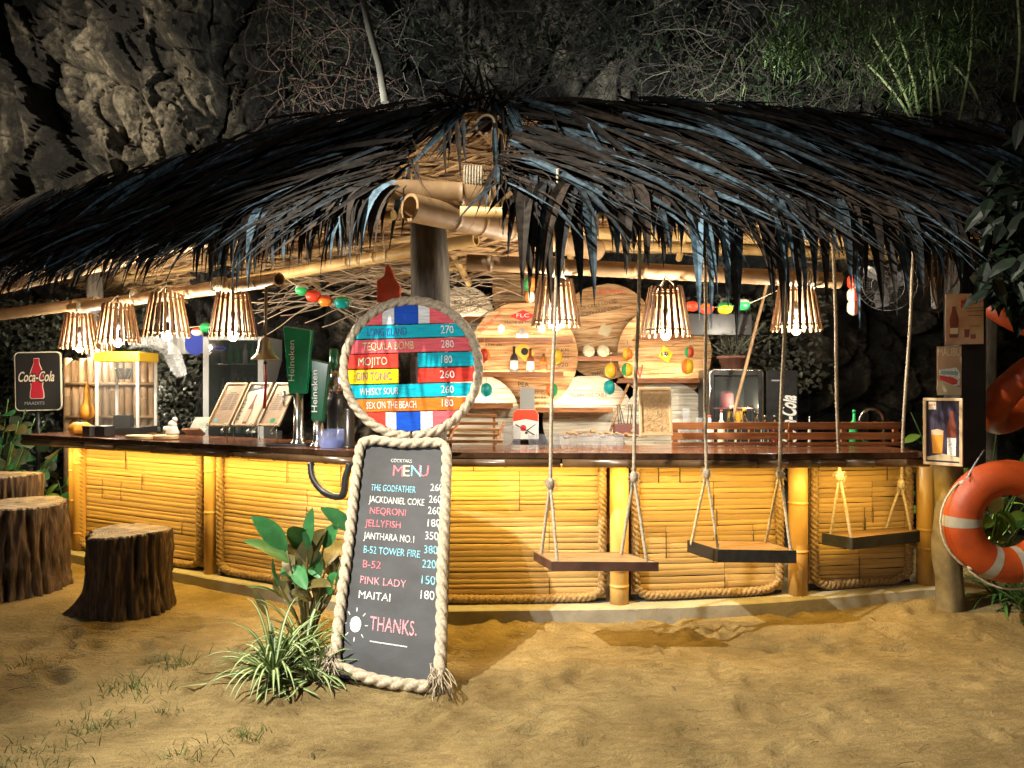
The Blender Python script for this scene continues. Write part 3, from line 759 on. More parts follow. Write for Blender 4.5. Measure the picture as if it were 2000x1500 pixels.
# lashings
mb = MB()
for (px, py, D, r) in ((165, 598, 7.05, .06), (270, 577, 6.5, .062), (1085, 522, 5.35, .072), (1575, 545, 5.38, .07), (430, 557, 5.75, .06), (925, 350, 4.85, .085), (300, 480, 6.1, .08)):
    c = at(px, py, D)
    for k in range(7):
        cc = c+Vector((.018*(k-3), -.009*(k-3) if px < 900 else 0, 0)); pts = [cc+Vector((0, math.cos(t)*r, math.sin(t)*r)) for t in np.linspace(0, 2*PI, 13)]
        mb.tube(pts, .007, 5, caps=False)
mb.build('lashing', M_['rope'], roof, kind='stuff')
# posts that carry the roof
def rough_post(name, x, y, z0, z1, r, m, parent):
    mb = MB(); n = 20; path = [(x+.012*math.sin(k), y, z0+(z1-z0)*k/10) for k in range(11)]
    mb.tube(path, [r*(1+.05*math.sin(k*1.7)) for k in range(11)], n, prof=lambda i, a: 1+.05*math.sin(a*5+i*.2)+.04*math.sin(a*9+1)+.03*noise.noise(Vector((a, i*.5, 0))))
    return mb.build(name, m, parent)
rough_post('post', -.585, 5.22, 0, 2.72, .128, M_['greywood'], roof)
beam('post', at(1452, 720, 6.2)-Vector((.1, 0, .45)), at(1520, 470, 6.2), .014, B, roof, nodes=3, n=12)
rough_post('post', 4.5, 7.05, 0, 3.0, .08, M_['greywood'], roof)
rough_post('post', -4.6, 8.2, 0, 3.0, .08, M_['greywood'], roof)

# pole on the cliff, leaning over the roof
mb = MB(); mb.tube([at(752, 200, 6.6), at(742, 130, 6.6), at(722, 60, 6.6), at(703, -30, 6.6)], [.036, .034, .032, .03], 12)
tag(mb.build('pole', mat('polewood', (.045, .04, .03), .8, (.08, .07, .05), 9)), 'thin bare pole rising behind the roof crest against the cliff', 'pole')
# ================================================================== PRICE SIGN, MENU BOARD
Cc = Vector((-.662, 4.90, 1.705)); yaw = R(-3)
xd = Vector((math.cos(yaw), math.sin(yaw), .025)); yd = Vector((-.02, .06, 1))
MS = frame(Cc, xd, yd)
sign = thing('price_sign', 'round rope-edged cocktail price sign of bright painted planks on the grey post', 'sign', (Cc.x, Cc.y, Cc.z-.45))
RS = .415
def clip_strip(y0, y1, x0=-9, x1=9, r=RS, n=7):
    """polygon of a strip y0..y1 of a disc"""
    def X(y): return math.sqrt(max(0, r*r-y*y))
    ys = [y0+(y1-y0)*k/n for k in range(n+1)]
    right = [(min(X(y), x1), y) for y in ys]; left = [(max(-X(y), x0), y) for y in ys[::-1]]
    out = []
    for p in right+left:
        if not out or (abs(p[0]-out[-1][0])+abs(p[1]-out[-1][1])) > 1e-4: out.append(p)
    return out
def strip(name, poly, m, z0, th, parent, M, bevel=.0015):
    mb = MB(M); mb.prism([(x, y, z0) for x, y in poly], (0, 0, th)); return mb.build(name, m, parent, bevel=bevel)
edges = [-.415, -.285, -.195, -.098, .0, .098, .195, .292, .415]
PXM = 1455/4.9
rows = [('p', -.283, -.198, 'p_orange'), ('p', -.194, -.105, 'p_cyan'), ('h', -.100, -.004, 'p_yel', 'p_red'), ('h', .001, .097, 'p_red', 'p_cyan'), ('p', .101, .193, 'p_pink'), ('p', .197, .285, 'p_cyan')]
for rw in rows:
    j = random.uniform(-.004, .004); y0, y1 = rw[1]+.0015, rw[2]-.0015
    if rw[0] == 'p': strip('plank', clip_strip(y0, y1), M_[rw[3]], j*.4, .022, sign, MS)
    else:
        strip('plank', clip_strip(y0, y1, x1=-.085), M_[rw[3]], j*.4, .024, sign, MS); strip('plank', clip_strip(y0, y1, x0=.045), M_[rw[4]], -.003+j*.4, .022, sign, MS)
for (y0, y1) in ((-.414, -.288), (.290, .414)):
    xs = [-.45, -.185 if y0 > 0 else -.17, -.105 if y0 > 0 else -.10, .055 if y0 > 0 else .06, .13 if y0 > 0 else .14, .45]
    for k, mm in enumerate(('p_pink' if y0 > 0 else 'p_red', 'p_white', 'p_blue', 'p_white', 'p_pink')):
        poly = [p for p in clip_strip(y0, y1, xs[k]+.0005, xs[k+1]-.0005, n=10)]
        q = []
        for p in poly:
            if xs[k]-1e-3 <= p[0] <= xs[k+1]+1e-3: q.append(p)
        if len(q) > 3: strip('painted_stripe', q, M_[mm], 0, .022, sign, MS, .0008)
mb = MB(MS); mb.box((-.2, 0, -.014), (.05, .72, .02)); mb.box((.2, 0, -.014), (.05, .72, .02)); mb.build('batten', M_['greywood'], sign)
mb = MB(MS); mb.rope([(.445*math.cos(t), .445*math.sin(t), .012) for t in np.linspace(-PI/2+.02, 1.5*PI-.02, 90)], .032, turns=7, step=.24, n=24); mb.build('rope_edge', M_['rope'], sign)
def st(s, x, y, size, m, width=None, sh=0, jit=.025): text(s, size, M_[m], sign, MS @ T(x, y, .0262), width, shear=sh, jit=.05, bold=0)
st('LONG ISLAND', -.155, .238, .075, 't_blue', .26); st('270', .245, .242, .075, 't_white', .085)
st('TEQUILA BOMB', -.145, .145, .072, 't_cream', .34); st('280', .245, .147, .072, 't_white', .085)
st('MOJITO', -.25, .045, .075, 't_mint', .19); st('180', .235, .047, .072, 't_white', .07)
st('GIN TONIC', -.245, -.052, .075, 't_purple', .235); st('260', .24, -.052, .072, 't_white', .095)
st('WHISKY SOUR', -.21, -.152, .066, 't_white', .255); st('260', .24, -.15, .070, 't_white', .085)
st('SEX ON THE BEACH', -.13, -.243, .066, 't_white', .33); st('180', .235, -.238, .068, 't_white', .075)

BL, BR = Vector((-.950, 4.02, .02)), Vector((-.355, 3.80, .02)); TRv = Vector((-.395, 4.70, 1.215)); TL = BL+(TRv-BR)
bw, bh = (BR-BL).length, (TL-BL).length; bx_, by_ = (BR-BL).normalized(), (TL-BL).normalized()     # the board was sawn slightly askew
MBd = Matrix((bx_, by_, bx_.cross(by_).normalized())).transposed().to_4x4(); MBd.translation = BL
board = thing('menu_board', 'black chalk cocktail menu board with thick rope edging leaning on the bar', 'menu board', (-.65, 3.9, 0))
mb = MB(MBd); mb.box((bw/2, bh/2, -.03), (bw, bh, .05)); mb.build('panel', M_['board'], board, bevel=.004)
ys0 = []
mb = MB(MBd)
rp = [(-.005, .02), (-.012, .4), (-.005, .8), (-.008, 1.2), (.0, bh-.06), (.04, bh-.005), (.12, bh+.01), (.3, bh-.008), (bw-.12, bh+.005), (bw-.05, bh-.005), (bw-.012, bh-.07), (bw-.01, 1.1), (bw-.018, .7), (bw-.01, .3), (bw-.015, .06)]
mb.rope([(p.x, p.y, .018) for p in spline([(a, b, 0) for a, b in rp], 10)], .033, turns=7, step=.24, n=24)
mb.rope([(p.x, p.y, .02) for p in spline([(-.02, .07, 0), (.1, .035, 0), (.3, .01, 0), (bw-.05, .02, 0)], 10)], .033, turns=7, step=.24, n=24)
mb.build('rope_edge', M_['rope'], board)
mb = MB(MBd)
for (cx, cy, n, dr) in ((bw-.015, .10, 60, -1), (-.02, .06, 34, -1), (-.03, .14, 20, -1)):
    for k in range(n):
        p = Vector((cx+rg(0, .018), cy+rg(0, .02), .03+rg(0, .02))); d = Vector((rg(0, .55), dr, rg(.25, .5))).normalized(); path = [p]
        for i in range(6): d = (d+Vector((rg(0, .25), -.06, rg(0, .2)))).normalized(); path.append(path[-1]+d*.022)
        path = [Vector((q.x, q.y, max(q.z, .002))) for q in path]
        mb.tube(path, .0032, 4)
mb.build('frayed_ends', M_['rope'], board, kind='stuff')
mb = MB(MBd)
for s in (.12, .55): mb.tube([(bw*s+.05, bh-.1, -.06), (bw*s+.05, bh-.5, -.1), (bw*s+.05, .1, -.07)], .012, 6)
mb.build('back_brace', M_['greywood'], board)
def bt(s, px, py, size, m, align='LEFT', width=None, sh=.0):
    """write at a pixel of the photograph on the board plane"""
    d = Vector(((px-1000)/F, 1, (750-py)/F)); o = Vector((0, 0, 1.6)); n = MBd.to_3x3().col[2]; t = (BL-o).dot(n)/d.dot(n); q = MBd.inverted() @ (o+d*t)
    text(s, size, M_[m], board, MBd @ T(q.x, q.y, -.0032), width, align, sh, .0012, jit=.02 if len(s) < 2 else .035, bold=.0)
bt('COCKTAILS', 763, 899, .034, 'chalk', width=.15)
for c, x, m in (('M', 765, 'chalk_red'), ('E', 785, 't_cream'), ('N', 800, 'chalk_blue'), ('U', 816, 'chalk_red')):
    bt(c, x, 920, .115, m)
for s, x, y, m, w, pr, xp in (('THE GODFATHER', 724, 952, 'chalk_blue', .315, '260', 840), ('JACKDANIEL COKE', 721, 975, 'chalk', .385, '260', 837), ('NEQRONI', 721, 997, 'chalk_red', .25, '260', 835),
                     ('JELLYFISH', 714, 1021, 'chalk_red', .245, '180', 831), ('JANTHARA NO.1', 711, 1046, 'chalk', .34, '350', 829), ('B-52 TOWER FIRE', 709, 1073, 'chalk_blue', .375, '380', 827),
                     ('B-52', 707, 1101, 'chalk_red', .12, '220', 824), ('PINK LADY', 702, 1132, 'chalk_pink', .30, '150', 819), ('MAITAI', 699, 1161, 'chalk', .205, '180', 817)):
    bt(s, x, y, .065, m, width=w); bt(pr, xp, y, .072, 'chalk_blue' if pr in ('380', '220', '150') else 'chalk', width=.085)
bt('THANKS.', 722, 1218, .115, 'chalk_pink', width=.29)
d = Vector(((694-1000)/F, 1, (750-1219)/F)); n_ = MBd.to_3x3().col[2]; t = (BL-Vector((0, 0, 1.6))).dot(n_)/d.dot(n_); q = MBd.inverted() @ (Vector((0, 0, 1.6))+d*t)
mb = MB(MBd); mb.prism([(q.x+.036*math.cos(a), q.y+.045*math.sin(a), -.004) for a in np.linspace(0, 2*PI, 21)[:-1]], (0, 0, .002))
for a in np.linspace(0, 2*PI, 9)[:-1]:
    u = Vector((math.cos(a), math.sin(a)*1.2)); p = Vector((q.x, q.y))+u*.06; e = p+u*.02; v = Vector((-u.y, u.x))*.0025
    mb.prism([(p.x-v.x, p.y-v.y, -.004), (e.x-v.x, e.y-v.y, -.004), (e.x+v.x, e.y+v.y, -.004), (p.x+v.x, p.y+v.y, -.004)], (0, 0, .0015))
mb.prism([(q.x+.10, q.y-.085, -.004), (q.x+.33, q.y-.088, -.004), (q.x+.33, q.y-.082, -.004), (q.x+.10, q.y-.079, -.004)], (0, 0, .0015))
mb.build('chalk_drawing', M_['chalk'], board)

# ================================================================== SWINGS
swd = [
 ('dark red wooden rope swing nearest the menu board, hanging lowest', [(1077, 1097, 4.30), (1287, 1099, 4.30), (1220, 1080, 4.56), (1042, 1077, 4.56)], [(1075, 945, 4.42, 1057, 1080, 1089, 1095, 1090, 330), (1238, 932, 4.42, 1213, 1082, 1264, 1096, 1250, 400)], .048, 1),
 ('black-edged rope swing hanging in the middle of the three swings', [(1402, 1073, 4.70), (1556, 1077, 4.70), (1500, 1058, 4.98), (1342, 1054, 4.98)], [(1380, 925, 4.82, 1350, 1056, 1403, 1071, 1375, 430), (1523, 925, 4.82, 1495, 1060, 1545, 1074, 1537, 440)], .075, 0),
 ('black-edged rope swing turned askew beside the life ring post', [(1665, 1051, 5.05), (1797, 1037, 5.30), (1777, 1029, 5.45), (1605, 1042, 5.22)], [(1640, 930, 5.1, 1622, 1044, 1663, 1051, 1625, 430), (1760, 945, 5.3, 1730, 1032, 1780, 1035, 1784, 470)], .075, 0)]
for lab, seat, ropes, th, red in swd:
    P = [at(*s) for s in seat]; z = sum(p.z for p in P)/4
    P = [Vector((p.x, p.y, p.z*.5+z*.5)) for p in P]; c = sum(P, Vector())/4
    sw = thing('rope_swing', lab, 'swing', c, 'rope swings hanging from the eave')
    # seat: two boards side by side with dark edging
    a, b, c2, d2 = P; e = .010
    def ins(p): return p+(c-p).normalized()*e
    mid1, mid2 = a.lerp(d2, .5), b.lerp(c2, .5)
    for k, q in enumerate(([a, b, mid2, mid1], [mid1, mid2, c2, d2])):
        q = [ins(x) for x in q]; mb = MB(); mb.prism([x-Vector((0, 0, th)) for x in q], (0, 0, th)); mb.build('seat_board', M_['swing_wood'] if not red else M_['swing_wood'], sw, bevel=.002)
    mb = MB()
    for k in range(4):
        p0, p1 = P[k], P[(k+1) % 4]; i0, i1 = ins(p0)+(c-p0).normalized()*.002, ins(p1)+(c-p1).normalized()*.002
        mb.prism([p0-Vector((0, 0, th+.004)), p1-Vector((0, 0, th+.004)), i1-Vector((0, 0, th+.004)), i0-Vector((0, 0, th+.004))], (0, 0, th+.006))
    mb.build('seat_edge', M_['swing_edge'] if red else M_['black'], sw, bevel=.002)
    for (kx, ky, kD, x1, y1, x2, y2, tx, ty) in ropes:
        K_ = at(kx, ky, kD); Dr = (P[3].y if kx < 1000+(sum(p.x for p in P)/4)/kD*F else P[2].y)-.03; Df = (P[0].y if kx < 1000+(sum(p.x for p in P)/4)/kD*F else P[1].y)+.03
        for (x, y, D) in ((x1, y1, Dr), (x2, y2, Df)):
            e_ = at(x, y, D); e_.z = z-.0
            mb = MB(); mb.rope([K_, K_.lerp(e_, .5), e_-Vector((0, 0, .02))], .0105, turns=7, step=.6, n=9); mb.build('rope', M_['rope'], sw)
        tp = at(tx, ty, kD-.08)
        mb = MB(); mb.rope(spline([tp, tp.lerp(K_, .35)+Vector((.006, 0, 0)), tp.lerp(K_, .7)-Vector((.004, 0, 0)), K_], 10), .0115, turns=7, step=.6, n=9); mb.build('rope', M_['rope'], sw)
        mb = MB(); mb.ball(K_, .026, (1, 1, 1.5), 10, 6)
        for k in range(46):
            dd = Vector((rg(0, 1), rg(0, 1), rg(-.2, .8))).normalized(); q = K_+Vector((0, 0, rg(0, .022)))+dd*.014
            mb.tube([q, q+dd*.018+Vector((0, 0, .004)), q+dd*.030+Vector((rg(0, .008), 0, -.012))], .0016, 3)
        mb.build('knot', M_['rope'], sw)

# ================================================================== LAMPS
lamp_src = None
stk = MB(); stk.box((0, 0, 0), (.020, .008, 1)); stick = mesh_of(stk, 'stick', M_['shade'])
RT, RBm, H = .118, .178, .335
def make_lamp(label, p, rz):
    t = thing('pendant_lamp', label, 'lamp', p, 'bamboo stick pendant lamps over the bar')
    n = 21
    for k in range(n):
        a = 2*PI*k/n; rm = (RT+RBm)/2; sl = math.atan2(RBm-RT, H)
        o = inst('stick', stick, t, Vector(p)+Vector((rm*math.cos(a), rm*math.sin(a), H/2)))
        o.rotation_euler = (Matrix.Rotation(a, 3, 'Z') @ Matrix.Rotation(-sl, 3, 'Y') @ Matrix.Rotation(PI/2, 3, 'Z')).to_euler(); o.scale = (1, 1, H*1.03*random.uniform(.98, 1.04))
    mb = MB()
    mb = None
    for zz in (.035, H-.035):
        mb = MB(); r = RBm+(RT-RBm)*zz/H-.009
        mb.tube([Vector(p)+Vector((r*math.cos(a), r*math.sin(a), zz)) for a in np.linspace(0, 2*PI, 25)], .0055, 6, caps=False)
        mb.build('hoop', M_['shade'], t)
    mb = MB(); mb.lathe([(.018, .12), (.02, .18), (.012, .2), (.004, .22), (.004, H+.06)], p, 10); mb.build('socket', M_['dark'], t)
    mb = MB(); mb.ball(Vector(p)+Vector((0, 0, .006)), .035, (1, 1, 1.15), 12, 8); mb.build('bulb', M_['bulb'], t)
    mb = MB()
    for k in range(3): mb.tube([Vector(p)+Vector((.11*math.cos(k*2.1), .11*math.sin(k*2.1), H-.03)), Vector(p)+Vector((0, 0, H+.08))], .004, 5)
    mb.build('hanging_cord', M_['rope'], t)
    return t
for px, py, D, lab in ((155, 681, 7.2, 'bamboo lamp at the far left end of the bar, above the dark drink sign'), (230, 670, 6.45, 'bamboo lamp above the yellow popcorn machine'), (190, 690, 7.9, 'small bamboo lamp half hidden behind the lamp over the popcorn machine'),
                 (325, 657, 5.95, 'bamboo lamp third along the left beam, between popcorn machine and fridge'), (455, 658, 5.75, 'bamboo lamp above the three tilted wooden menus'),
                 (1086, 637, 5.42, 'bamboo lamp in front of the bottle shelf, right of the round price sign'), (1300, 655, 5.25, 'bamboo lamp hanging between the first and second swing, by the leaning drum top'), (1555, 645, 5.45, 'bamboo lamp above the lettered black fridge, nearest the fan')):
    p = at(px, py, D); p.z -= .0
    make_lamp(lab, p, 0)
    point('lamp_light', p+Vector((0, 0, .05)), 115 if px < 700 else 120, (1, .89, .70), .035)
# ================================================================== BACK SHELVES (cable-drum ends)
def drum(label, px, py, r_px, D, rot=0, shelves=(), nplank=7, m='palewood', texts=(), dy=0, cutw=None):
    c = at(px, py, D); r = r_px/F*D; fr = frame(c, (math.cos(rot), 0, math.sin(rot)), (-math.sin(rot), .04, math.cos(rot)))
    t = thing('drum_shelf', label, 'round shelf', (c.x, c.y, c.z-r), 'cable drum ends used as shelves')
    h = 2*r/nplank
    for k in range(nplank):
        y0 = -r+k*h+.0015; y1 = -r+(k+1)*h-.0015
        if k == 0: y0 = -r+.012
        if k == nplank-1: y1 = r-.012
        strip('plank', clip_strip(y0, y1, r=r), M_[m], -.03+random.uniform(-.002, .002), .03, t, fr, .002)
    for q in range(9):
        mb = MB(fr); a = random.uniform(0, 2*PI); d = r*random.choice((.45, .8)); mb.prism([(d*math.cos(a)+.009*math.cos(b), d*math.sin(a)+.009*math.sin(b), 0) for b in np.linspace(0, 2*PI, 9)[:-1]], (0, 0, .004)); mb.build('bolt', M_['brass'], t)
    for (x0, x1, y, led) in shelves:                                 # pixel coordinates of the lip's lower edge
        a = at(x0, y, D-.16); b = at(x1, y, D-.16); w = b.x-a.x; zc = a.z
        mb = MB(); mb.box(((a.x+b.x)/2, D-.10, zc+.008), (w, .17, .016)); mb.box(((a.x+b.x)/2, D-.19, zc+.022), (w+.02, .016, .046)); mb.build('shelf_board', M_['redwood'], t, bevel=.002)
        if led:
            mb = MB(); mb.box(((a.x+b.x)/2, D-.165, zc+.022), (w*.94, .02, .008)); mb.build('led_strip', M_['led'], t)
    for (s, x, y, sz, w, mm, a) in texts:
        text(s, sz, M_[mm], t, fr @ T(x*r, y*r, .0045) @ RZ(a), w, ext=.0006, jit=.02)
    return t, fr, r
t2, fr2, r2 = drum('round drum-end shelf with black bottles and red diamond mark, right of the price sign', 1022, 696, 107, 7.02, 0, ((928, 1116, 669, 1), (940, 1098, 736, 1)), 8,
     texts=(('ROLL THIS WAY', -.60, .62, .05, .28, 'red', .75), ('MADE IN THAILAND', .05, .62, .045, .4, 'ink_brown', .03), ('TFA 20', -.55, .22, .06, .16, 'ink_brown', 0), ('0 KM', .72, .1, .06, .11, 'ink_brown', 0), ('10 M', .72, -.03, .055, .1, 'ink_brown', 0), ('820', .72, -.16, .055, .1, 'ink_brown', 0),
            ('PEA', -.0, -.52, .06, .1, 'ink', 0), ('THW 2-400V-LL-25MM', .12, -.66, .045, .42, 'ink', .02), ('400008-00103', .12, -.76, .045, .3, 'ink', .02), ('RPE - 2020-10', .12, -.86, .045, .3, 'ink', .0)))
mb = MB(fr2); mb.prism([(-.13, .38, 0), (.0, .33, 0), (.12, .38, 0), (.0, .44, 0)], (0, 0, .003)); mb.build('emblem', M_['red'], t2); text('FLC', .05, M_['cream'], t2, fr2 @ T(-.005, .385, .0045), .12)
mb = MB(fr2); mb.prism([(-.09, .05, 0), (.02, -.05, 0), (.11, .03, 0), (.0, .14, 0)], (0, 0, .004)); mb.build('badge', M_['f_yellow'], t2)
mb = MB(fr2); mb.lathe([(.034, .0), (.034, .012), (.024, .013)], (0.012, .045, 0), 16); mb.build('centre_hole', M_['dark'], t2)
t3, fr3, r3 = drum('tallest round drum end, tilted, red diamond at its top left, between two lamps', 1185, 648, 95, 7.22, R(12), ((1122, 1222, 705, 0),), 7,
     texts=(('ROLL THIS WAY', .28, .78, .06, .25, 'red', -.22), ('BANGKOK CABLE CO LTD', -.2, .58, .05, .5, 'ink_brown', 0), ('HUMIDITY FREE CABLE', -.12, .44, .05, .5, 'ink_brown', 0), ('LENGTH', .62, .15, .05, .16, 'ink_brown', 0), ('COPPER', .64, .03, .06, .16, 'ink_brown', 0), ('500 M', .68, -.12, .06, .12, 'ink_brown', .1), ('THW 2-400V', -.2, -.80, .05, .28, 'ink_brown', 0)))
mb = MB(fr3); mb.prism([(-.30+.08*math.cos(a), .34+.05*math.sin(a), 0) for a in np.linspace(0, 2*PI, 17)[:-1]], (0, 0, .003)); mb.build('emblem', M_['red'], t3); text('FLC', .05, M_['cream'], t3, fr3 @ T(-.30, .34, .0045), .09)
mb = MB(fr3); mb.prism([(-.09, .0, 0), (.0, -.06, 0), (.06, .03, 0), (-.03, .09, 0)], (0, 0, .004)); mb.build('badge', M_['brass'], t3)
t4, fr4, r4 = drum('round drum-end shelf with small yellow hub plate, low right under a lamp', 1298, 690, 92, 7.05, R(2), ((1240, 1352, 664, 1), (1208, 1377, 748, 1)), 7, texts=(('V', -.55, -.4, .2, .08, 'red', 0),))
mb = MB(fr4); mb.prism([(-.06, -.03, 0), (.03, -.09, 0), (.08, .0, 0), (-.01, .08, 0)], (0, 0, .004)); mb.build('badge', M_['f_yellow'], t4)
mb = MB(fr4); mb.lathe([(.024, .0), (.024, .012), (.014, .013)], (0.01, -.01, 0), 14); mb.build('centre_hole', M_['steel'], t4)
drum('small pale drum end half hidden behind the price sign rope', 905, 618, 60, 7.5, 0, ((893, 946, 628, 1),), 6, 'whitelit_wood', texts=(('BCC CABLE', .1, .45, .06, .25, 'ink_brown', 0), ('THAILAND', .15, .2, .05, .22, 'ink_brown', 0)))
drum('white-lit low drum end with a green buoy on it beside the price sign', 930, 815, 85, 6.95, 0, ((880, 1000, 797, 1),), 6, 'whitelit_wood')
drum('wide low pale drum end with a single lit shelf below the tilted one', 1150, 822, 90, 7.0, 0, ((1048, 1194, 805, 1),), 6, 'whitelit_wood', texts=(('TELEPHONE CABLE', .0, .55, .05, .35, 'ink_brown', .03),))
drum('low grey drum end behind the carved wooden panel', 1302, 832, 88, 6.95, 0, (), 6, 'whitelit_wood')
# gold plank board above
mb = thing('plank_board', 'square board of golden planks behind the first right-hand lamp', 'board', at(1010, 600, 7.3))
for k in range(5):
    a = at(962, 600-13*k, 7.3); b = at(1075, 600-13*k, 7.3); q = MB(); q.box(((a.x+b.x)/2, 7.3, a.z+.03), (b.x-a.x, .02, .062), (0, R(3), 0)); q.build('plank', M_['palewood'], mb, bevel=.002)
def small(name, label, cat, mb, m, group=None): o = mb.build(name, m); return tag(o, label, cat, group)
for px, lab in ((979, 'grey six-sided coaster leaning at the left of the top bottle shelf'), (1058, 'grey six-sided coaster leaning at the right of the top bottle shelf')):
    p = at(px, 642, 6.93); mb = MB(); mb.prism([(p.x+.036*math.cos(a), p.y, p.z+.045*math.sin(a)) for a in np.linspace(PI/6, 2*PI+PI/6, 7)[:-1]], (0, .012, 0)); small('coaster', lab, 'coaster', mb, M_['grey'], 'coasters on the drum shelf')
p = at(1020, 662, 6.9); mb = MB(); mb.lathe([(.05, 0), (.055, .05), (.03, .06), (.028, .09)], p, 16); small('white_jar', 'white jar in the middle of the top bottle shelf', 'jar', mb, M_['white'])
for k, px in enumerate((1150, 1178)):
    p = at(px, 702, 7.06); mb = MB(); mb.ball(p+Vector((0, 0, .075)), .062, (1, 1, 1.1), 14, 8); t = tag(mb.build('shell_jar', mat('shelljar%d' % k, (.62, .52, .22), .3, (.75, .72, .62), 40, bump=.01, bsc=60)), ('round jar of pale shells at the left of the tilted drum shelf', 'round jar of pale shells, the right one of the pair on the tilted drum shelf')[k], 'jar', 'shell jars')
mb = MB(); a = at(1016, 800, 6.75); b = at(1044, 780, 6.75); mb.box(((a.x+b.x)/2, 6.8, a.z+.07), (b.x-a.x, .1, .26)); small('grey_carton', 'grey carton standing behind the red and white tin', 'carton', mb, M_['grey'])
mb = MB(); mb.tube([at(1228, 750, 6.6), at(1210, 790, 6.55), at(1192, 842, 6.5)], .012, 6); small('long_stick', 'pale stick leaning diagonally left of the carved panel', 'stick', mb, M_['palewood'])
p = at(1222, 868, 6.2); pb = thing('pencil_basket', 'reddish wooden holder with thin sticks left of the carved panel', 'stick holder', at(1222, 850, 6.3)); p = at(1222, 852, 6.3)
mb = MB(); mb.box(p+Vector((0, 0, .05)), (.20, .12, .11)); mb.build('holder', mat('mauvewood', (.16, .06, .05), .6), pb, bevel=.003)
mb = MB()
for k in range(6): q = p+Vector((-.06+.025*k, 0, .1)); mb.tube([q, q+Vector((rg(0, .02), 0, .17))], .004, 5)
mb.build('sticks', M_['ink_brown'], pb, kind='stuff')
mb = MB()
for k in range(26): x = 1100+k*6.5; q = at(x, 848, 6.0); q.z += rg(0, .012); mb.ball(q, .02*random.uniform(.6, 1.2), (1.3, 1, .7), 8, 5)
small('shell_row', 'row of small shells and odds and ends behind the cup row', 'shells', mb, M_['palewood'])['kind'] = 'stuff'
# netting / twigs behind
def bottle(label, px, py_base, D, h, r, m, cap, group, lab=None, z=None, neck=.35, mlab='paper', text_=None):
    p = at(px, py_base, D)
    if z is not None: p.z = z
    t = thing('bottle', label, 'bottle', p, group)
    mb = MB(); mb.lathe([(r*.9, 0), (r, .01), (r, h*.55), (r*.85, h*.62), (r*neck, h*.72), (r*neck*.92, h*.92)], p, 16); mb.build('glass_body', M_[m], t)
    mb = MB(); mb.lathe([(r*neck*1.1, h*.92), (r*neck*1.1, h), (r*neck*.6, h*1.005)], p, 12); mb.build('cap', M_[cap], t)
    if lab:
        mb = MB(); mb.lathe([(r*1.02, h*.12), (r*1.02, h*.45)], p, 16, caps=False); mb.build('paper_label', M_[lab], t)
    return t
G = 'bottles on the drum shelf'
bottle('black liquor bottle on the middle drum shelf, left of the yellow hub plate', 1004, 727, 6.93, .24, .036, 'ink', 'ink', G, 'grey')
bottle('brown bottle with cream label in the middle of the drum shelf', 1036, 727, 6.93, .22, .034, 'bottle', 'ink', G, 'cream')
bottle('orange bottle at the right of the drum shelf', 1062, 727, 6.93, .17, .033, 'f_orange', 'ink', G, 'f_red')
# buoys / floats
def buoy(mb2, c, r, cols, ax='z', parent=None, label=None):
    """rounded two-colour float"""
    mb = MB(); n = 16; prof = []
    for i in range(9):
        z = -1+2*i/8; prof.append(((1-abs(z)**3)**.5*r if abs(z) < 1 else r*.25, z*r*1.25))
    Mx = None if ax == 'z' else Matrix.Rotation(PI/2, 3, 'Y')
    c = Vector(c); mb.smooth = True
    for k in range(len(cols)):
        mb.cur = k; a0 = 2*PI*k/len(cols)+1.2; a1 = 2*PI*(k+1)/len(cols)+1.2; vs = []; m = 8
        for (rr2, z) in prof:
            for j in range(m+1):
                a = a0+(a1-a0)*j/m; v = Vector((rr2*math.cos(a), rr2*math.sin(a), z)); v = Mx @ v if Mx else v; vs.append(v+c)
        mb.add(vs, [(i*(m+1)+j, i*(m+1)+j+1, (i+1)*(m+1)+j+1, (i+1)*(m+1)+j) for i in range(8) for j in range(m)])
    return mb.build('float', [M_[x] for x in cols], parent)
def buoy_thing(label, items, D, cord=None, r=.052):
    c0 = at(items[0][0], items[0][1], D); t = thing('painted_buoy_string', label, 'buoys', c0, 'painted fishing buoys strung round the bar')
    for (px, py, cols, *o) in items:
        buoy(None, at(px, py, D), o[0] if o else r, cols, o[1] if len(o) > 1 else 'z', t)
    if cord: mb = MB(); mb.tube([at(x, y, D) for x, y in cord], .004, 5); mb.build('cord', M_['rope'], t)
    return t
buoy_thing('single red and yellow buoy at the left end of the bottle shelf', [(946, 695, ('f_yellow', 'f_red', 'f_orange'))], 6.75, [(946, 660), (946, 690)])
buoy_thing('teal and yellow buoy at the right end of the bottle shelf', [(1087, 697, ('f_teal', 'f_yellow'))], 6.75, [(1087, 660), (1087, 690)])
buoy_thing('teal buoy hanging below the bottle shelf beside the price sign', [(950, 762, ('f_teal', 'f_teal'))], 6.75, [(950, 735), (950, 760)])
buoy_thing('green and orange buoy behind the first swing rope, above the low lit shelf', [(1078, 762, ('f_orange', 'f_green'))], 6.75, [(1078, 735), (1078, 760)])
buoy_thing('yellow-white-red buoy with a teal one under it, left of the second swing rope', [(1193, 724, ('f_white', 'f_yellow', 'f_red')), (1190, 757, ('f_teal', 'f_teal'))], 6.75, [(1193, 700), (1190, 750)])
buoy_thing('two buoys touching the second swing rope, yellow-orange over yellow-green', [(1226, 692, ('f_yellow', 'f_orange'), .045), (1225, 722, ('f_green', 'f_yellow'), .05)], 6.72, [(1226, 665), (1225, 700)])
buoy_thing('pair of buoys on the right side of the hub-plate drum shelf', [(1346, 688, ('f_green', 'f_red'), .042), (1343, 716, ('f_orange', 'f_yellow'), .055)], 6.75, [(1346, 665), (1345, 690)])
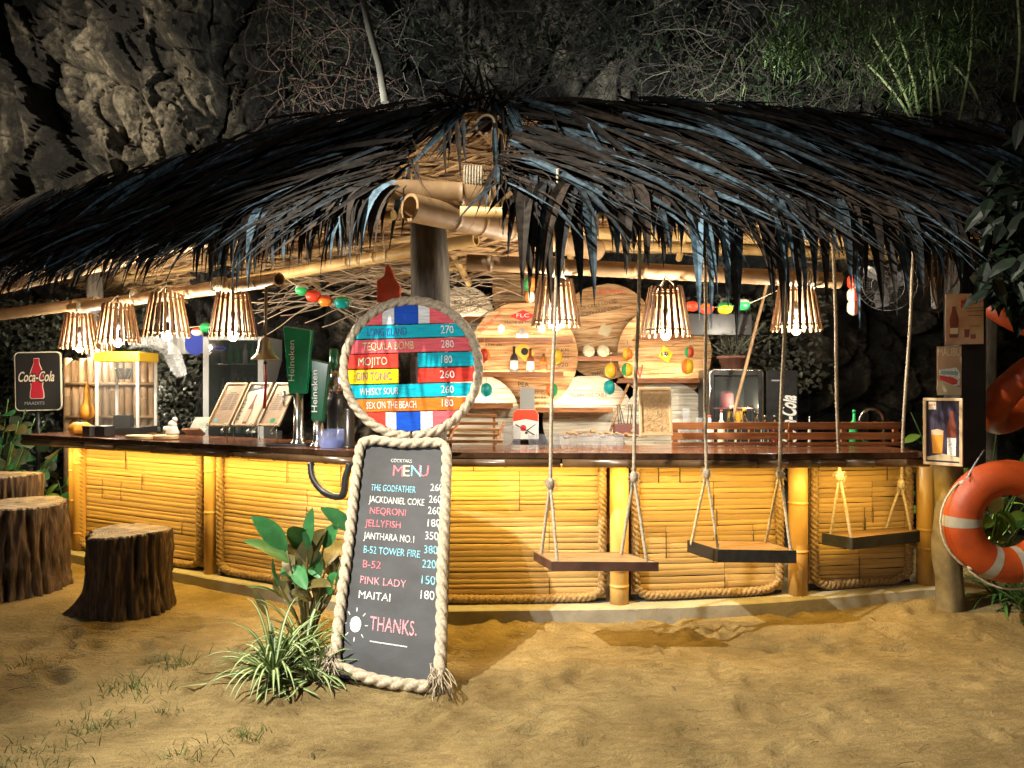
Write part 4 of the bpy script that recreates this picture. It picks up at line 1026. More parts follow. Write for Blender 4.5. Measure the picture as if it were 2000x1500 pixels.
buoy_thing('row of red, green and cream buoys strung across the black screen', [(1352, 598, ('f_red', 'f_red'), .042, 'x'), (1380, 603, ('f_orange', 'f_red'), .044, 'x'), (1416, 602, ('f_green', 'f_yellow'), .048, 'x'), (1450, 595, ('f_white', 'f_green'), .046, 'x')], 5.9, [(1335, 600), (1420, 600), (1470, 590), (1530, 562)])
buoy_thing('vertical string of white-red buoys near the fan', [(1668, 550, ('f_red', 'f_white')), (1668, 577, ('f_white', 'f_red')), (1668, 600, ('f_white', 'bottle'))], 5.9, [(1668, 505), (1668, 600)])
buoy_thing('string of red, yellow and green buoys hung over the beer taps', [(590, 566, ('f_white', 'f_green'), .045, 'x'), (612, 578, ('f_red', 'f_red'), .05, 'x'), (636, 588, ('f_red', 'f_orange'), .045, 'x'), (668, 591, ('f_green', 'f_teal'), .05, 'x')], 6.2, [(560, 545), (590, 565), (640, 590), (690, 590)])
buoy_thing('small red and green buoys half hidden by the lamp over the tilted menus', [(385, 648, ('f_red', 'f_white'), .04, 'x'), (402, 640, ('f_green', 'f_green'), .045, 'x')], 7.0, [(370, 640), (402, 635)])
buoy_thing('red and green buoy under the beam left of the first right-hand lamp', [(1035, 555, ('f_green', 'f_orange'), .05), (1035, 580, ('f_orange', 'f_white'), .04)], 6.2, [(1035, 530), (1035, 560)])

# net of dry twigs behind the post
mb = MB()
for k in range(150):
    x = random.uniform(560, 1000); p = at(x, random.uniform(510, 600), random.uniform(7.0, 7.5)); d = Vector((random.choice((-1, 1)), rg(0, .2), rg(-.15, .22))).normalized(); path = [p]
    for i in range(7): d = (d+Vector((0, rg(0, .1), rg(0, .12)))).normalized(); path.append(path[-1]+d*.09)
    mb.cr = random.random(); mb.tube(path, .005, 4)
tag(mb.build('dry_twigs', mat('pale_twig', (.38, .30, .22), .8, rnd=.4)), 'tangle of pale dry twigs tucked under the roof behind the grey post', 'twigs', kind='stuff')

# red carved wooden fish-shaped board hanging left of post
rb = thing('red_hanging_board', 'worn orange-red wooden float hanging left of the grey post', 'wooden float', at(760, 592, 5.6))
fr = frame(at(760, 592, 5.6), (1, 0, 0), (0, 0, 1)); mb = MB(fr)
mb.prism([(-.085, 0, 0), (.09, 0, 0), (.09, .12, 0), (.05, .18, 0), (.03, .24, 0), (.0, .29, 0), (-.02, .27, 0), (-.03, .20, 0), (-.085, .16, 0)], (0, 0, .05)); mb.build('body', mat('redpaint', (.55, .06, .02), .6, (.30, .05, .02), 12), rb, bevel=.006)
mb = MB(); mb.tube([at(757, 540, 5.58), at(748, 470, 5.55), at(752, 400, 5.5)], .004, 5); mb.build('cord', M_['rope'], rb)

# ---- things on the right half of the bar
rail = thing('slatted_rail', 'red-brown slatted wooden rail standing along the back of the right counter', 'wooden rail', (1.8, 5.45, CT))
for (y0, y1) in ((825, 839), (845, 859), (864, 885)):
    for (x0, x1) in ((1312, 1540), (1541, 1760)):
        a0, a1 = at(x0, y0, 5.42), at(x0, y1, 5.42); b0, b1 = at(x1, y0, 5.46), at(x1, y1, 5.46)
        mb = MB(); zt, zb_ = a0.z, max(CT+.004, a1.z); mb.prism([(a0.x, a0.y, zb_), (b0.x, b0.y, zb_), (b0.x, b0.y+.018, zb_), (a0.x, a0.y+.018, zb_)], (0, 0, zt-zb_)); mb.build('slat', M_['redwood'], rail, bevel=.002)
for x in (1320, 1470, 1545, 1650, 1752):
    p = at(x, 855, 5.47); mb = MB(); mb.box((p.x, 5.495, CT+.085), (.035, .03, .16)); mb.build('upright', M_['redwood'], rail)
# carved panel
cp = thing('carved_panel', 'upright carved tan wooden panel standing on the counter in front of the drum shelves', 'carved panel', at(1283, 852, 5.1))
fr, w_, h_ = quad(at(1250, 851, 5.1), at(1313, 851, 5.12), at(1254, 757, 5.16)); 
mb = MB(fr)
for (x, y, a, b) in ((w_/2, .010, w_, .02), (w_/2, h_-.010, w_, .02), (.008, h_/2, .016, h_-.044), (w_-.008, h_/2, .016, h_-.044)): mb.box((x, y, .006), (a, b, .02))
mb.build('frame', M_['frame_wood'], cp, bevel=.002)
mb = MB(fr); mb.box((w_/2, h_/2, 0), (w_-.03, h_-.04, .008)); mb.build('panel', mat('carved', (.50, .30, .12), .6, (.72, .50, .26), 30, bump=.01, bsc=45), cp)
mb = MB(fr)
for k in range(34):
    x, y = random.uniform(.03, w_-.03), random.uniform(.04, h_-.05); a0 = random.uniform(0, 6)
    mb.tube([(x+.012*math.cos(a0+q)*(1+q*.15), y+.012*math.sin(a0+q)*(1+q*.15), .006) for q in np.linspace(0, 3.5, 7)], .0022, 4)
mb.build('relief_carving', M_['frame_wood'], cp, kind='stuff')
# mini fridge
mf = thing('mini_fridge', 'small black glass-door fridge with gold cans standing under a clay pot', 'mini fridge', (2.0, 6.6, .948))
a, b = at(1386, 722, 6.5), at(1490, 722, 6.5); X0, X1, ZT = a.x, b.x, a.z; Z0 = .95
mb = MB()
for (c, s) in (((X0+.02, 6.7, (Z0+ZT)/2), (.04, .4, ZT-Z0)), ((X1-.02, 6.7, (Z0+ZT)/2), (.04, .4, ZT-Z0)), (((X0+X1)/2, 6.7, ZT-.025), (X1-X0-.082, .4, .05)), (((X0+X1)/2, 6.7, Z0+.03), (X1-X0-.082, .4, .06)), (((X0+X1)/2, 6.89, (Z0+ZT)/2), (X1-X0-.082, .02, ZT-Z0-.115))): mb.box(c, s)
mb.build('body', M_['black'], mf, bevel=.004)
mb = MB(); mb.tube([(X0, 6.495, Z0), (X0, 6.495, ZT-.03), (X0+.03, 6.495, ZT), (X1-.03, 6.495, ZT), (X1, 6.495, ZT-.03), (X1, 6.495, Z0)], .007, 8); mb.build('trim', M_['steel'], mf)
mb = MB(); mb.box(((X0+X1)/2, 6.505, (Z0+ZT)/2), (X1-X0-.09, .006, ZT-Z0-.12)); mb.build('glass_door', M_['pane'], mf)
mb = MB(); mb.box(((X0+X1)/2, 6.68, 1.24), (X1-X0-.09, .32, .008)); mb.box(((X0+X1)/2, 6.515, 1.225), (X1-X0-.14, .006, .035)); mb.build('shelf', M_['coke_red'], mf)
for k, x in enumerate((1423, 1438, 1447)):
    p = at(x+4, 790, 6.62); p.z = 1.246; mb = MB(); mb.lathe([(.026, 0), (.03, .008), (.03, .12), (.024, .132)], p, 14); mb.build('can', M_['f_yellow'], mf)
for k, x in enumerate((1458, 1466, 1474)):
    p = at(x+2, 790, 6.6); p.z = 1.246; mb = MB(); mb.lathe([(.022, 0), (.022, .09), (.009, .13), (.009, .16)], p, 12); mb.build('jar', M_['glass'], mf)
mb = MB(); mb.lathe([(.06, 0), (.06, .12), (.04, .14)], ((X0+X1)/2-.02, 6.72, 1.39), 14); mb.box(((X0+X1)/2-.02, 6.7, 1.385), (X1-X0-.09, .3, .006)); mb.build('pink_box', mat('pinkbox', (.45, .16, .17), .5), mf)
point('fridge_light', ((X0+X1)/2+.12, 6.56, 1.40), 5, (1, .95, .6), .02)
p = at(1430, 722, 6.7); p.z = ZT+.002
pot = thing('flower_pot', 'brown clay flower pot on top of the small black fridge', 'flower pot', p)
mb = MB(); mb.lathe([(.085, 0), (.12, .10), (.135, .10), (.135, .125), (.12, .125), (.11, .10)], p, 20); mb.build('pot', M_['terracotta'], pot)
mb = MB()
for k in range(260):
    d = Vector((rg(.1, .6), rg(0, .5), random.uniform(.1, 1.1))); q = p+Vector((0, 0, .12))+d*random.uniform(.1, .38); dd = Vector((rg(0, 1), rg(-.3, 1), rg(0, .6))).normalized()
    mb.cr = random.random(); mb.leaf([q, q+dd*.025, q+dd*.05], .012, (0, -.5, 1), .2)
for k in range(12):
    d = Vector((rg(.1, .6), rg(0, .4), 1)).normalized(); mb.tube([p+Vector((0, 0, .1)), p+Vector((0, 0, .1))+d*.2, p+Vector((0, 0, .1))+d*.42+Vector((.03, 0, 0))], .003, 4)
mb.build('foliage', mat('greyleaf', (.16, .18, .14), .5, rnd=.5), pot, kind='stuff')
# lettered black fridge
bf = thing('lettered_fridge', 'tall black drinks fridge with white script lettering running up its side', 'fridge', at(1530, 1000, 6.6))
a, b = at(1500, 723, 6.5), at(1545, 723, 6.5); mb = MB(); mb.box(((a.x+b.x)/2+.04, 6.85, a.z/2), (b.x-a.x+.08, .6, a.z)); mb.build('body', M_['black'], bf, bevel=.01)
mb = MB(); mb.box(((a.x+b.x)/2-.02, 6.544, a.z-.09), (.07, .004, .012)); mb.build('badge', M_['grey'], bf)
frf = frame((b.x+.02, 6.548, 1.22), (0, 0, 1), (-1, 0, 0)); text('Coca-Cola', .20, M_['t_white'], bf, frf @ T(.06, .02, 0), .42, shear=.45, bold=.006)
# black screen
a, b = at(1345, 612, 6.5), at(1470, 655, 6.5); tv = thing('wall_screen', 'flat black screen hung above the small fridge', 'screen', ((a.x+b.x)/2, 6.5, b.z))
mb = MB(); mb.box(((a.x+b.x)/2, 6.53, (a.z+b.z)/2), (b.x-a.x, .05, a.z-b.z)); mb.build('casing', M_['black'], tv, bevel=.006)
mb = MB(); mb.box(((a.x+b.x)/2, 6.503, (a.z+b.z)/2), (b.x-a.x-.03, .003, a.z-b.z-.03)); mb.build('panel', mat('screen', (.035, .035, .037), .3), tv)
mb = MB(); mb.tube([((a.x+b.x)/2-.1, 6.56, a.z-.02), ((a.x+b.x)/2-.1, 6.6, 2.95)], .01, 6); mb.build('bracket', M_['black'], tv)
# bottles standing behind the rail
G = 'bottles behind the slatted rail'
for (px, h, r, m, cap, lab, lb) in ((1386, .22, .032, 'white', 'f_red', None, 'white squeeze bottle with red cap at the left end of the slatted rail'), (1409, .26, .028, 'cream', 'bottle', None, 'cream cone-shaped bottle with dark pourer behind the rail'),
        (1429, .29, .04, 'glass', 'cream', None, 'clear decanter with tall cork behind the rail, left of the other decanter'), (1454, .27, .04, 'glass', 'f_yellow', None, 'clear decanter with short yellow cork behind the rail'),
        (1478, .25, .038, 'glass', 'glass', None, 'clear bottle without cork, in front of the small fridge corner'), (1494, .22, .026, 'glass', 'steel', None, 'narrow clear spice jar right of the small fridge'), (1513, .22, .03, 'glass', 'steel', 'coke_red', 'clear jar with dark red content in front of the lettered fridge'),
        (1581, .21, .012, 'white', 'white', None, 'thin white bottle right of the lettered fridge'), (1668, .26, .034, 'f_green', 'f_green', None, 'pale green soap bottle beside the curved tap')):
    bottle(lb, px, 880, 5.62 if px < 1600 else 5.58, h, r, m, cap, G, lab, z=CT+.0)
# tall thin shaker glasses at (1335..1350)
G = 'clear cups and glasses on the right counter'
def cup(label, px, D, h, r, stack=1):
    p = at(px, 850, D); p.z = CT+.002; t = thing('clear_cup', label, 'cup', p, G)
    mb = MB(); mb.lathe([(r*.75, 0), (r, h)], p, 16, caps=False); mb.lathe([(r*.72, .004), (r*.97, h)], p, 16, caps=False)
    if stack > 1:
        for k in range(1, stack): mb.lathe([(r*1.03, h+k*.012-.004), (r*1.03, h+k*.012)], p, 16, caps=False)
    mb.build('cup_body', M_['clear'], t); return t
first = None; names = ['first', 'second', 'third', 'fourth', 'fifth', 'sixth', 'seventh', 'eighth', 'ninth', 'tenth', 'eleventh', 'twelfth']
cup('tallest stack of bluish clear cups at the left of the cup row', 992, 5.12, .17, .036, 4); cup('second tall cup stack from the left, beside the red and white tin', 1008, 5.18, .16, .036, 3)
for k in range(12):
    t = cup('%s clear glass from the left in the long row between the swing ropes' % names[k], 1040+k*15.5, 5.22+.02*(k % 2), .10, .032)
for k, x in enumerate((1327, 1340, 1365)): cup(('short clear glass directly right of the carved panel', 'tall thin measuring glass second right of the carved panel', 'clear glass with wide mouth left of the third swing rope')[k], x, 5.58, (.17, .27, .2)[k], .028)
# red/white skull tin
a = at(1026, 850, 5.9); tin = thing('printed_tin', 'red and white tin box with skull and crossbones print on the bar', 'tin', a)
fr, w_, h_ = quad(at(1002, 858, 5.9), at(1052, 858, 5.9), at(1002, 800, 5.95)); mb = MB(fr)
pl = [(0, 0), (w_, 0), (w_, h_-.03), (w_-.03, h_), (.03, h_), (0, h_-.03)]
mb.prism([(x, y, -.06) for x, y in pl], (0, 0, .06)); mb.build('body', M_['white'], tin, bevel=.003)
mb = MB(fr); mb.prism([(0.002, h_*.6, .0), (w_*.5, h_*.68, 0), (w_-.002, h_*.6, .0), (w_-.002, h_-.03, 0), (w_-.03, h_-.002, 0), (.03, h_-.002, 0), (.002, h_-.03, 0)], (0, 0, .0015)); mb.build('print', M_['f_red'], tin)
mb = MB(fr); mb.ball((w_*.4, h_*.38, 0), .026, (1, 1, .1), 14, 6); mb.build('print', M_['red'], tin)
mb = MB(fr); mb.tube([(w_*.1, h_*.5, .001), (w_*.85, h_*.15, .001)], .004, 5); mb.tube([(w_*.55, h_*.3, .001), (w_*.88, h_*.5, .001)], .004, 5); mb.ball((w_*.52, h_*.22, 0), .012, (1, 1, .12), 10, 5); mb.build('print', M_['ink'], tin)
# stepped slatted rack left of cups
rk = thing('stepped_rack', 'low stepped rack of pale wooden slats on the counter right of the price sign', 'wooden rack', at(930, 862, 5.6))
for k, (y, D) in enumerate(((862, 5.35), (850, 5.5), (839, 5.62), (827, 5.75), (812, 5.9))):
    a, b = at(862, y, D), at(982-k*3, y, D); mb = MB(); mb.box(((a.x+b.x)/2, D, a.z), (b.x-a.x, .05, .022)); mb.build('slat', M_['redwood'] if k > 2 else M_['palewood'], rk, bevel=.002)
mb = MB(); a, b = at(968, 866, 5.32), at(984, 826, 5.7); mb.tube([a, b], .012, 6); mb.tube([a-Vector((.35, 0, 0)), b-Vector((.35, 0, 0))], .012, 6)
for (y, D) in ((862, 5.38), (812, 5.9)):
    for x in (880, 965): p = at(x, y, D); mb.box((p.x, D, (p.z+CT)/2-.01), (.02, .02, max(.02, p.z-CT)))
mb.build('side_rail', M_['redwood'], rk)
# faucet
p = at(1725, 880, 5.8); fc = thing('tap', 'thin curved steel tap arching behind the slatted rail', 'tap', p)
mb = MB(); pts = [at(1725, 880, 5.8), at(1725, 822, 5.8)]+[at(1702+23*math.cos(a), 822-23*math.sin(a), 5.8) for a in np.linspace(0, PI, 12)]+[at(1679, 828, 5.8)]; mb.tube(pts, .010, 10); mb.build('spout', M_['steel'], fc)
mb = MB(); q = at(1725, 880, 5.8); mb.lathe([(.025, -.02), (.025, .01), (.015, .03)], q, 12); mb.build('base', M_['steel'], fc)
# fan
Cf = at(1730, 552, 5.6); fan = thing('wall_fan', 'black wire-caged wall fan tilted down near the roof corner', 'fan', Cf)
fz = Vector((-.6, -.6, -.35)).normalized(); frn = frame(Cf, Vector((0, 0, 1)).cross(fz), Vector((0, 0, 1))-fz*fz.z)
frn = Matrix.Translation(Cf) @ fz.to_track_quat('Z', 'Y').to_matrix().to_4x4()
mb = MB(frn)
for k in range(40):
    a = 2*PI*k/40; mb.tube([(.03*math.cos(a), .03*math.sin(a), .07), (.15*math.cos(a), .15*math.sin(a), .06), (.22*math.cos(a), .22*math.sin(a), .0), (.15*math.cos(a), .15*math.sin(a), -.06), (.04*math.cos(a), .04*math.sin(a), -.08)], .0018, 4)
for r, z in ((.22, 0), (.15, .06), (.08, .068)): mb.tube([(r*math.cos(a), r*math.sin(a), z) for a in np.linspace(0, 2*PI, 33)], .004, 5, caps=False)
mb.build('cage', mat('cage', (.04, .04, .04), .5), fan)
for k in range(3):
    mb = MB(frn); a = 2*PI*k/3; mb.leaf([(r*math.cos(a+r*1.5), r*math.sin(a+r*1.5), .02-r*.05) for r in (.03, .08, .13, .19)], .055, (math.cos(a+1.57)*.5, math.sin(a+1.57)*.5, 1), .1, shape=lambda f: .5+.5*math.sin(f*PI*.8)); o = mb.build('blade', mat('blade', (.10, .10, .11), .25, coat=.6), fan)
mb = MB(frn); mb.lathe([(.05, -.2), (.06, -.16), (.06, -.08), (.03, -.05), (.03, .05), (.02, .07)], (0, 0, 0), 14); mb.build('motor', M_['black'], fan)
mb = MB(); mb.tube([frn @ Vector((0, 0, -.15)), at(1800, 562, 5.9), at(1822, 545, 5.75), at(1826, 600, 5.6)], .022, 8); mb.build('bracket', M_['grey'], fan)

# ---- left half of bar
cf = thing('trifold_menu', 'three tilted wooden menu boards on curly wire stands at the left counter', 'menu stand', at(480, 845, 5.7))
def qx(bl, br, tl, D0, D1): return quad(at(*bl, D0), at(*br, D0-.06), at(*tl, D1))
for k, (xl, xr, tx) in enumerate(((404, 447, 428), (452, 497, 473), (502, 545, 524))):
    fr, w_, h_ = qx((xl, 832), (xr, 833), (tx, 750), 5.62-k*.07, 5.86-k*.07)
    mb = MB(fr)
    for (x, y, a, b) in ((w_/2, .008, w_, .016), (w_/2, h_-.008, w_, .016), (.007, h_/2, .014, h_-.034), (w_-.007, h_/2, .014, h_-.034)): mb.box((x, y, .004), (a, b, .014))
    mb.build('frame', M_['frame_wood'], cf, bevel=.0015)
    mb = MB(fr); mb.box((w_/2, h_/2, 0), (w_-.02, h_-.02, .004)); mb.build('menu_sheet', mat('sheet', (.40, .25, .14), .6, (.50, .33, .2), 12, (1, 6, 1)) if k != 1 else M_['cream'], cf)
    if k == 1:
        mb = MB(fr); mb.prism([(.016, h_-.02, .0022), (.016, h_-.085, .0022), (w_*.55, h_-.06, .0022), (w_-.02, h_-.045, .0022), (w_-.02, h_-.02, .0022)], (0, 0, .001)); mb.build('print', M_['ink'], cf)
        mb = MB(fr); q = .045; mb.prism([(w_*.5-.018, .02, .003), (w_*.5+.018, .02, .003), (w_*.5+.019, .16, .003), (w_*.5+.008, .21, .003), (w_*.5+.006, .29, .003), (w_*.5-.006, .29, .003), (w_*.5-.008, .21, .003), (w_*.5-.019, .16, .003)], (0, 0, .001)); mb.build('print', M_['bottle'], cf)
        mb = MB(fr); mb.prism([(w_*.5-.017, .04, .0042), (w_*.5+.017, .04, .0042), (w_*.5+.018, .15, .0042), (w_*.5-.018, .15, .0042)], (0, 0, .0008)); mb.build('print', M_['foam'], cf)
        text('BEER', .035, M_['t_white'], cf, fr @ T(w_*.38, h_-.04, .0045), .06)
        for j in range(6): text('ooo', .02, M_['ink'], cf, fr @ T(.03, .06+j*.035, .0035), .022, ext=.0005)
    else:
        text('\n'.join(['MENU'] + ['cocktail  260']*9), .017, M_['ink_brown'], cf, fr @ T(w_/2, h_*.58, .0026), w_*.6, ext=.0003)
        mb = MB(fr); mb.prism([(w_*(.3 if k == 0 else .6)+.022*math.cos(a), .05+.022*math.sin(a), .0022) for a in np.linspace(0, 2*PI, 15)[:-1]], (0, 0, .001)); mb.build('print', M_['skyblue'] if k == 0 else M_['f_green'], cf)
    mb = MB(fr)
    for x in (.02, w_-.02):
        sp = [(x+.018*(1-q/9)*math.cos(q), -.002+.018*(1-q/9)*math.sin(q), .02) for q in np.linspace(0, 7, 14)]; mb.tube(sp, .0025, 5)
        mb.tube([(x, -.02, .02), (x-.005, -.06, .03), (x+.01, -.085, .03), (x+.02, -.06, .03)], .0025, 5); mb.tube([(x, 0, .0), (x, -.05, -.03), (x, -.09, -.08)], .0025, 5)
    mb.build('wire_stand', M_['steel'], cf)
# card holder
ch = thing('card_holder', 'small clear card holder lying at the left foot of the tilted menus', 'card holder', at(382, 848, 5.85))
fr, w_, h_ = quad(at(366, 846, 5.85), at(400, 846, 5.8), at(374, 816, 5.95)); mb = MB(fr); mb.box((w_/2, h_/2, 0), (w_, h_, .004)); mb.build('card', mat('card', (.30, .36, .30), .3, (.45, .48, .4), 20), ch)
mb = MB(fr); mb.box((w_/2, -.008, .03), (w_, .014, .08)); mb.build('base', M_['redwood'], ch)
# beer towers
def tower(label, px, py, D, tops, green_w, mm, y_split, y_top, tilt, twist):
    p = at(px, py, D); p.z = CT+.004; t = thing('beer_tower', label, 'beer tap', p, 'draught beer towers on the counter')
    zs = 1.6+(750-y_split)/F*D; zt = 1.6+(750-y_top)/F*D
    mb = MB(); mb.lathe([(.062, 0), (.06, .01), (.045, .03), (.037, .06), (.036, zs-p.z)], p, 24); mb.build('steel_column', M_['steel'], t)
    a0 = Vector((p.x-.045, p.y, zs-.005)); w = green_w; dx = tilt
    prof0 = [(-w*.62, -.035), (w*.62, -.035), (w*.62, .035), (-w*.62, .035)]; prof1 = [(-w, -.04), (w, -.04), (w, .04), (-w, .04)]
    vs = [(p.x+x, p.y+y, zs-.004) for x, y in prof0]+[(p.x+dx+x, p.y+y, zt+(.02 if x < 0 else -.01)) for x, y in prof1]
    mb = MB(); mb.add(vs, [(3, 2, 1, 0), (4, 5, 6, 7), (0, 1, 5, 4), (1, 2, 6, 5), (2, 3, 7, 6), (3, 0, 4, 7)]); mb.build('green_column', M_[mm], t, bevel=.012)
    fr = frame((p.x+dx*.5-w*.35, p.y-.046, (zs+zt)/2), (dx*.3, 0, 1), (-1, 0, 0)); text('Heineken', .06, M_['t_white'], t, fr, .30, ext=.0006)
    return t, p
tw, p = tower('tall bright green beer tower with steel foot left of the price sign', 583, 868, 5.55, 0, .105, 'green_glass', 768, 642, -.0, 0)
mb = MB(); mb.tube([p+Vector((-.035, -.01, .37)), p+Vector((-.10, -.03, .37))], .009, 8); mb.tube([p+Vector((-.10, -.03, .40)), p+Vector((-.10, -.03, .31)), p+Vector((-.095, -.03, .28))], [.012, .010, .005], 8); mb.build('tap', M_['steel'], tw)
mb = MB(); mb.box((p.x-.06, p.y-.03, CT+.008), (.30, .15, .016)); mb.build('drip_tray', M_['black'], tw, bevel=.004)
tower('shorter dark green beer tower standing just right of the tall one', 622, 872, 5.38, 0, .07, 'green_tap', 822, 706, .02, 0)
# steel pipe post next to sign
p = at(682, 870, 5.3); p.z = CT+.002; sp = thing('steel_column', 'dark steel pipe standing on the counter beside the price sign', 'pipe', p)
mb = MB(); mb.lathe([(.05, 0), (.05, .012), (.036, .014), (.036, .27), (.03, .28)], p, 20); mb.build('pipe', mat('darksteel', (.12, .11, .10), .3, metal=.8), sp)
p = at(650, 700, 5.6); 
ct = thing('coffee_machine', 'dark coffee grinder with clear hopper behind the green beer towers', 'coffee grinder', at(655, 868, 5.65))
p = at(652, 868, 5.65); p.z = CT+.002
mb = MB(); mb.lathe([(.07, 0), (.07, .05), (.05, .07), (.05, .22), (.065, .26), (.065, .34), (.04, .37)], p, 18); mb.build('body', M_['black'], ct)
mb = MB(); mb.lathe([(.04, .37), (.07, .42), (.07, .52), (.03, .56)], p, 18); mb.build('hopper', M_['steel'], ct)
mb = MB(); mb.lathe([(.02, .56), (.035, .60), (.035, .72)], p, 12); mb.build('handle', M_['green_tap'], ct)
# blue basin
p = at(650, 862, 5.35); p.z = CT+.002; bs = thing('clear_tub', 'wide clear plastic tub with blue content beside the steel pipe', 'tub', p)
mb = MB(); mb.lathe([(.09, 0), (.115, .12), (.12, .125)], p, 24, caps=False); mb.build('tub_wall', mat('bluetub', (.35, .42, .75), .2, alpha=.55), bs); mb = MB(); mb.lathe([(.088, .003), (.088, .05)], p, 20); mb.build('content', mat('bluecontent', (.10, .16, .55), .4), bs)
# bell
p = at(518, 702, 5.45); bell = thing('brass_bell', 'brass bell hanging from a rod above the tilted menus, red cord on its clapper', 'bell', p)
mb = MB(); mb.lathe([(.102, 0), (.096, .012), (.066, .04), (.05, .09), (.044, .13), (.03, .155), (.008, .16)], p, 24, caps=False); mb.lathe([(.098, .002), (.06, .042), (.045, .09), (.03, .14)], p, 24, caps=False); mb.build('bell_body', M_['brass'], bell)
mb = MB(); mb.tube([p+Vector((0, 0, .155)), at(520, 560, 5.42)], .012, 8); mb.build('rod', mat('rod', (.16, .09, .05), .5), bell)
mb = MB(); mb.tube([p+Vector((0, 0, .1)), p+Vector((0, 0, -.02))], .004, 5); mb.ball(p+Vector((0, 0, -.025)), .014); mb.build('clapper', M_['ink'], bell)
mb = MB(); mb.tube([p+Vector((0, 0, -.03)), p+Vector((.006, 0, -.15)), p+Vector((-.006, 0, -.36))], [.006, .009, .012], 6); mb.build('cord', M_['coke_red'], bell)
# glass-door fridge
gf = thing('glass_door_fridge', 'tall grey-framed drinks fridge with dark glass door behind the menus', 'fridge', at(455, 1000, 7.6))
a, b = at(396, 657, 7.4), at(515, 657, 7.4); zt = a.z; W_ = b.x-a.x; cx = (a.x+b.x)/2
mb = MB()
for (c, s) in (((a.x+.03, 7.7, zt/2), (.06, .6, zt)), ((b.x-.03, 7.7, zt/2), (.06, .6, zt)), ((cx, 7.7, zt-.02), (W_-.122, .6, .04)), ((cx, 7.7, .2), (W_-.122, .6, .4)), ((cx, 7.98, zt/2), (W_-.122, .02, zt-.05))): mb.box(c, s)
mb.build('body', M_['grey'], gf, bevel=.006)
for z in (.75, 1.1, 1.45, 1.8):
    mb = MB(); mb.box((cx, 7.72, z), (W_-.14, .45, .01)); mb.build('shelf', M_['steel'], gf)
for z in (1.1, 1.45, 1.8):
    for k in range(6):
        q = Vector((a.x+.12+k*.075, 7.62, z+.006)); mb = MB(); mb.lathe([(.028, 0), (.028, .12), (.01, .17), (.01, .21)], q, 10); mb.build('bottle', M_[random.choice(('bottle', 'grey', 'f_green', 'white'))], gf)
mb = MB(); mb.box((cx, 7.405, (zt+.4)/2), (W_-.12, .006, zt-.46)); mb.build('glass_door', mat('darkpane', (.02, .025, .025), .06, alpha=.5), gf)
mb = MB(); mb.tube([(a.x+.17+.06*math.cos(t), 7.40, zt-.12+.018*math.sin(t)) for t in np.linspace(0, 2*PI, 17)], .003, 4, caps=False); mb.build('logo', M_['blue'], gf)
# popcorn machine
pm = thing('popcorn_machine', 'popcorn machine with bright yellow top and glass sides on the left counter', 'popcorn machine', at(238, 830, 6.75))
a, b = at(186, 700, 6.72), at(270, 700, 6.72); x0, x1 = a.x, b.x; y0, y1 = 6.72, 7.08; zt = at(0, 687, 6.72).z; zg = at(0, 706, 6.72).z
mb = MB(); mb.box(((x0+x1)/2, (y0+y1)/2, (zt+zg)/2), (x1-x0+.02, y1-y0+.02, zt-zg)); mb.build('canopy', M_['yellow'], pm, bevel=.008)
mb = MB()
for x in (x0+.01, x1-.01):
    for y in (y0+.01, y1-.01): mb.box((x, y, (zg+CT+.06)/2), (.02, .02, zg-CT-.062))
mb.build('frame', M_['white'], pm)
mb = MB(); mb.box(((x0+x1)/2, (y0+y1)/2, CT+.03), (x1-x0, y1-y0, .058)); mb.build('base', M_['ink'], pm, bevel=.004)
for (c, s) in ((((x0+x1)/2, y0+.003, (zg+CT+.06)/2), (x1-x0-.044, .004, zg-CT-.065)), ((x1-.003, (y0+y1)/2, (zg+CT+.06)/2), (.004, y1-y0-.044, zg-CT-.065)), ((x0+.003, (y0+y1)/2, (zg+CT+.06)/2), (.004, y1-y0-.044, zg-CT-.065))):
    mb = MB(); mb.box(c, s); mb.build('glass_pane', M_['pane'], pm)
mb = MB(); c = Vector(((x0+x1)/2-.03, (y0+y1)/2, zg-.16)); mb.lathe([(.05, 0), (.07, .09), (.072, .10)], c, 18); mb.tube([c+Vector((0, 0, .09)), c+Vector((0, 0, .2))], .008, 6); mb.build('kettle', M_['steel'], pm)
mb = MB(); mb.box(((x0+x1)/2+.0, y0+.12, CT+.115), (.14, .12, .11), .2); mb.build('scoop_box', M_['ink'], pm)
mb = MB(); c = Vector((x1+.05, 6.95, zt-.02)); pts = [c+Vector((-.25, 0, .06)), c+Vector((-.05, 0, .09)), c+Vector((.12, 0, .03)), c+Vector((.2, 0, -.12)), c+Vector((.24, 0, -.2))]
mb.leaf(spline(pts, 4), .12, (0, -.6, 1), .35, shape=lambda f: 1-f*.6); mb.build('plastic_cover', mat('film', (.6, .62, .65), .15, alpha=.35), pm)
# bamboo screen behind popcorn
bs2 = thing('bamboo_screen', 'upright bamboo pole screen behind the popcorn machine', 'bamboo screen', at(215, 880, 7.9))
for k, x in enumerate(range(132, 312, 15)):
    a = at(x, 700+random.uniform(-5, 5), 7.9); mb = MB(); culm(mb, (a.x, 7.9+.01*(k % 2)), .2, a.z, .040, 2, 10); mb.build('pole', M_['bamboo_old'], bs2)
for z in (1.25, 1.6): mb = MB(); a, b = at(130, 0, 7.85), at(312, 0, 7.85); mb.tube([(a.x, 7.84, z), (b.x, 7.84, z)], .018, 8); mb.build('crosspiece', M_['bamboo_old'], bs2)
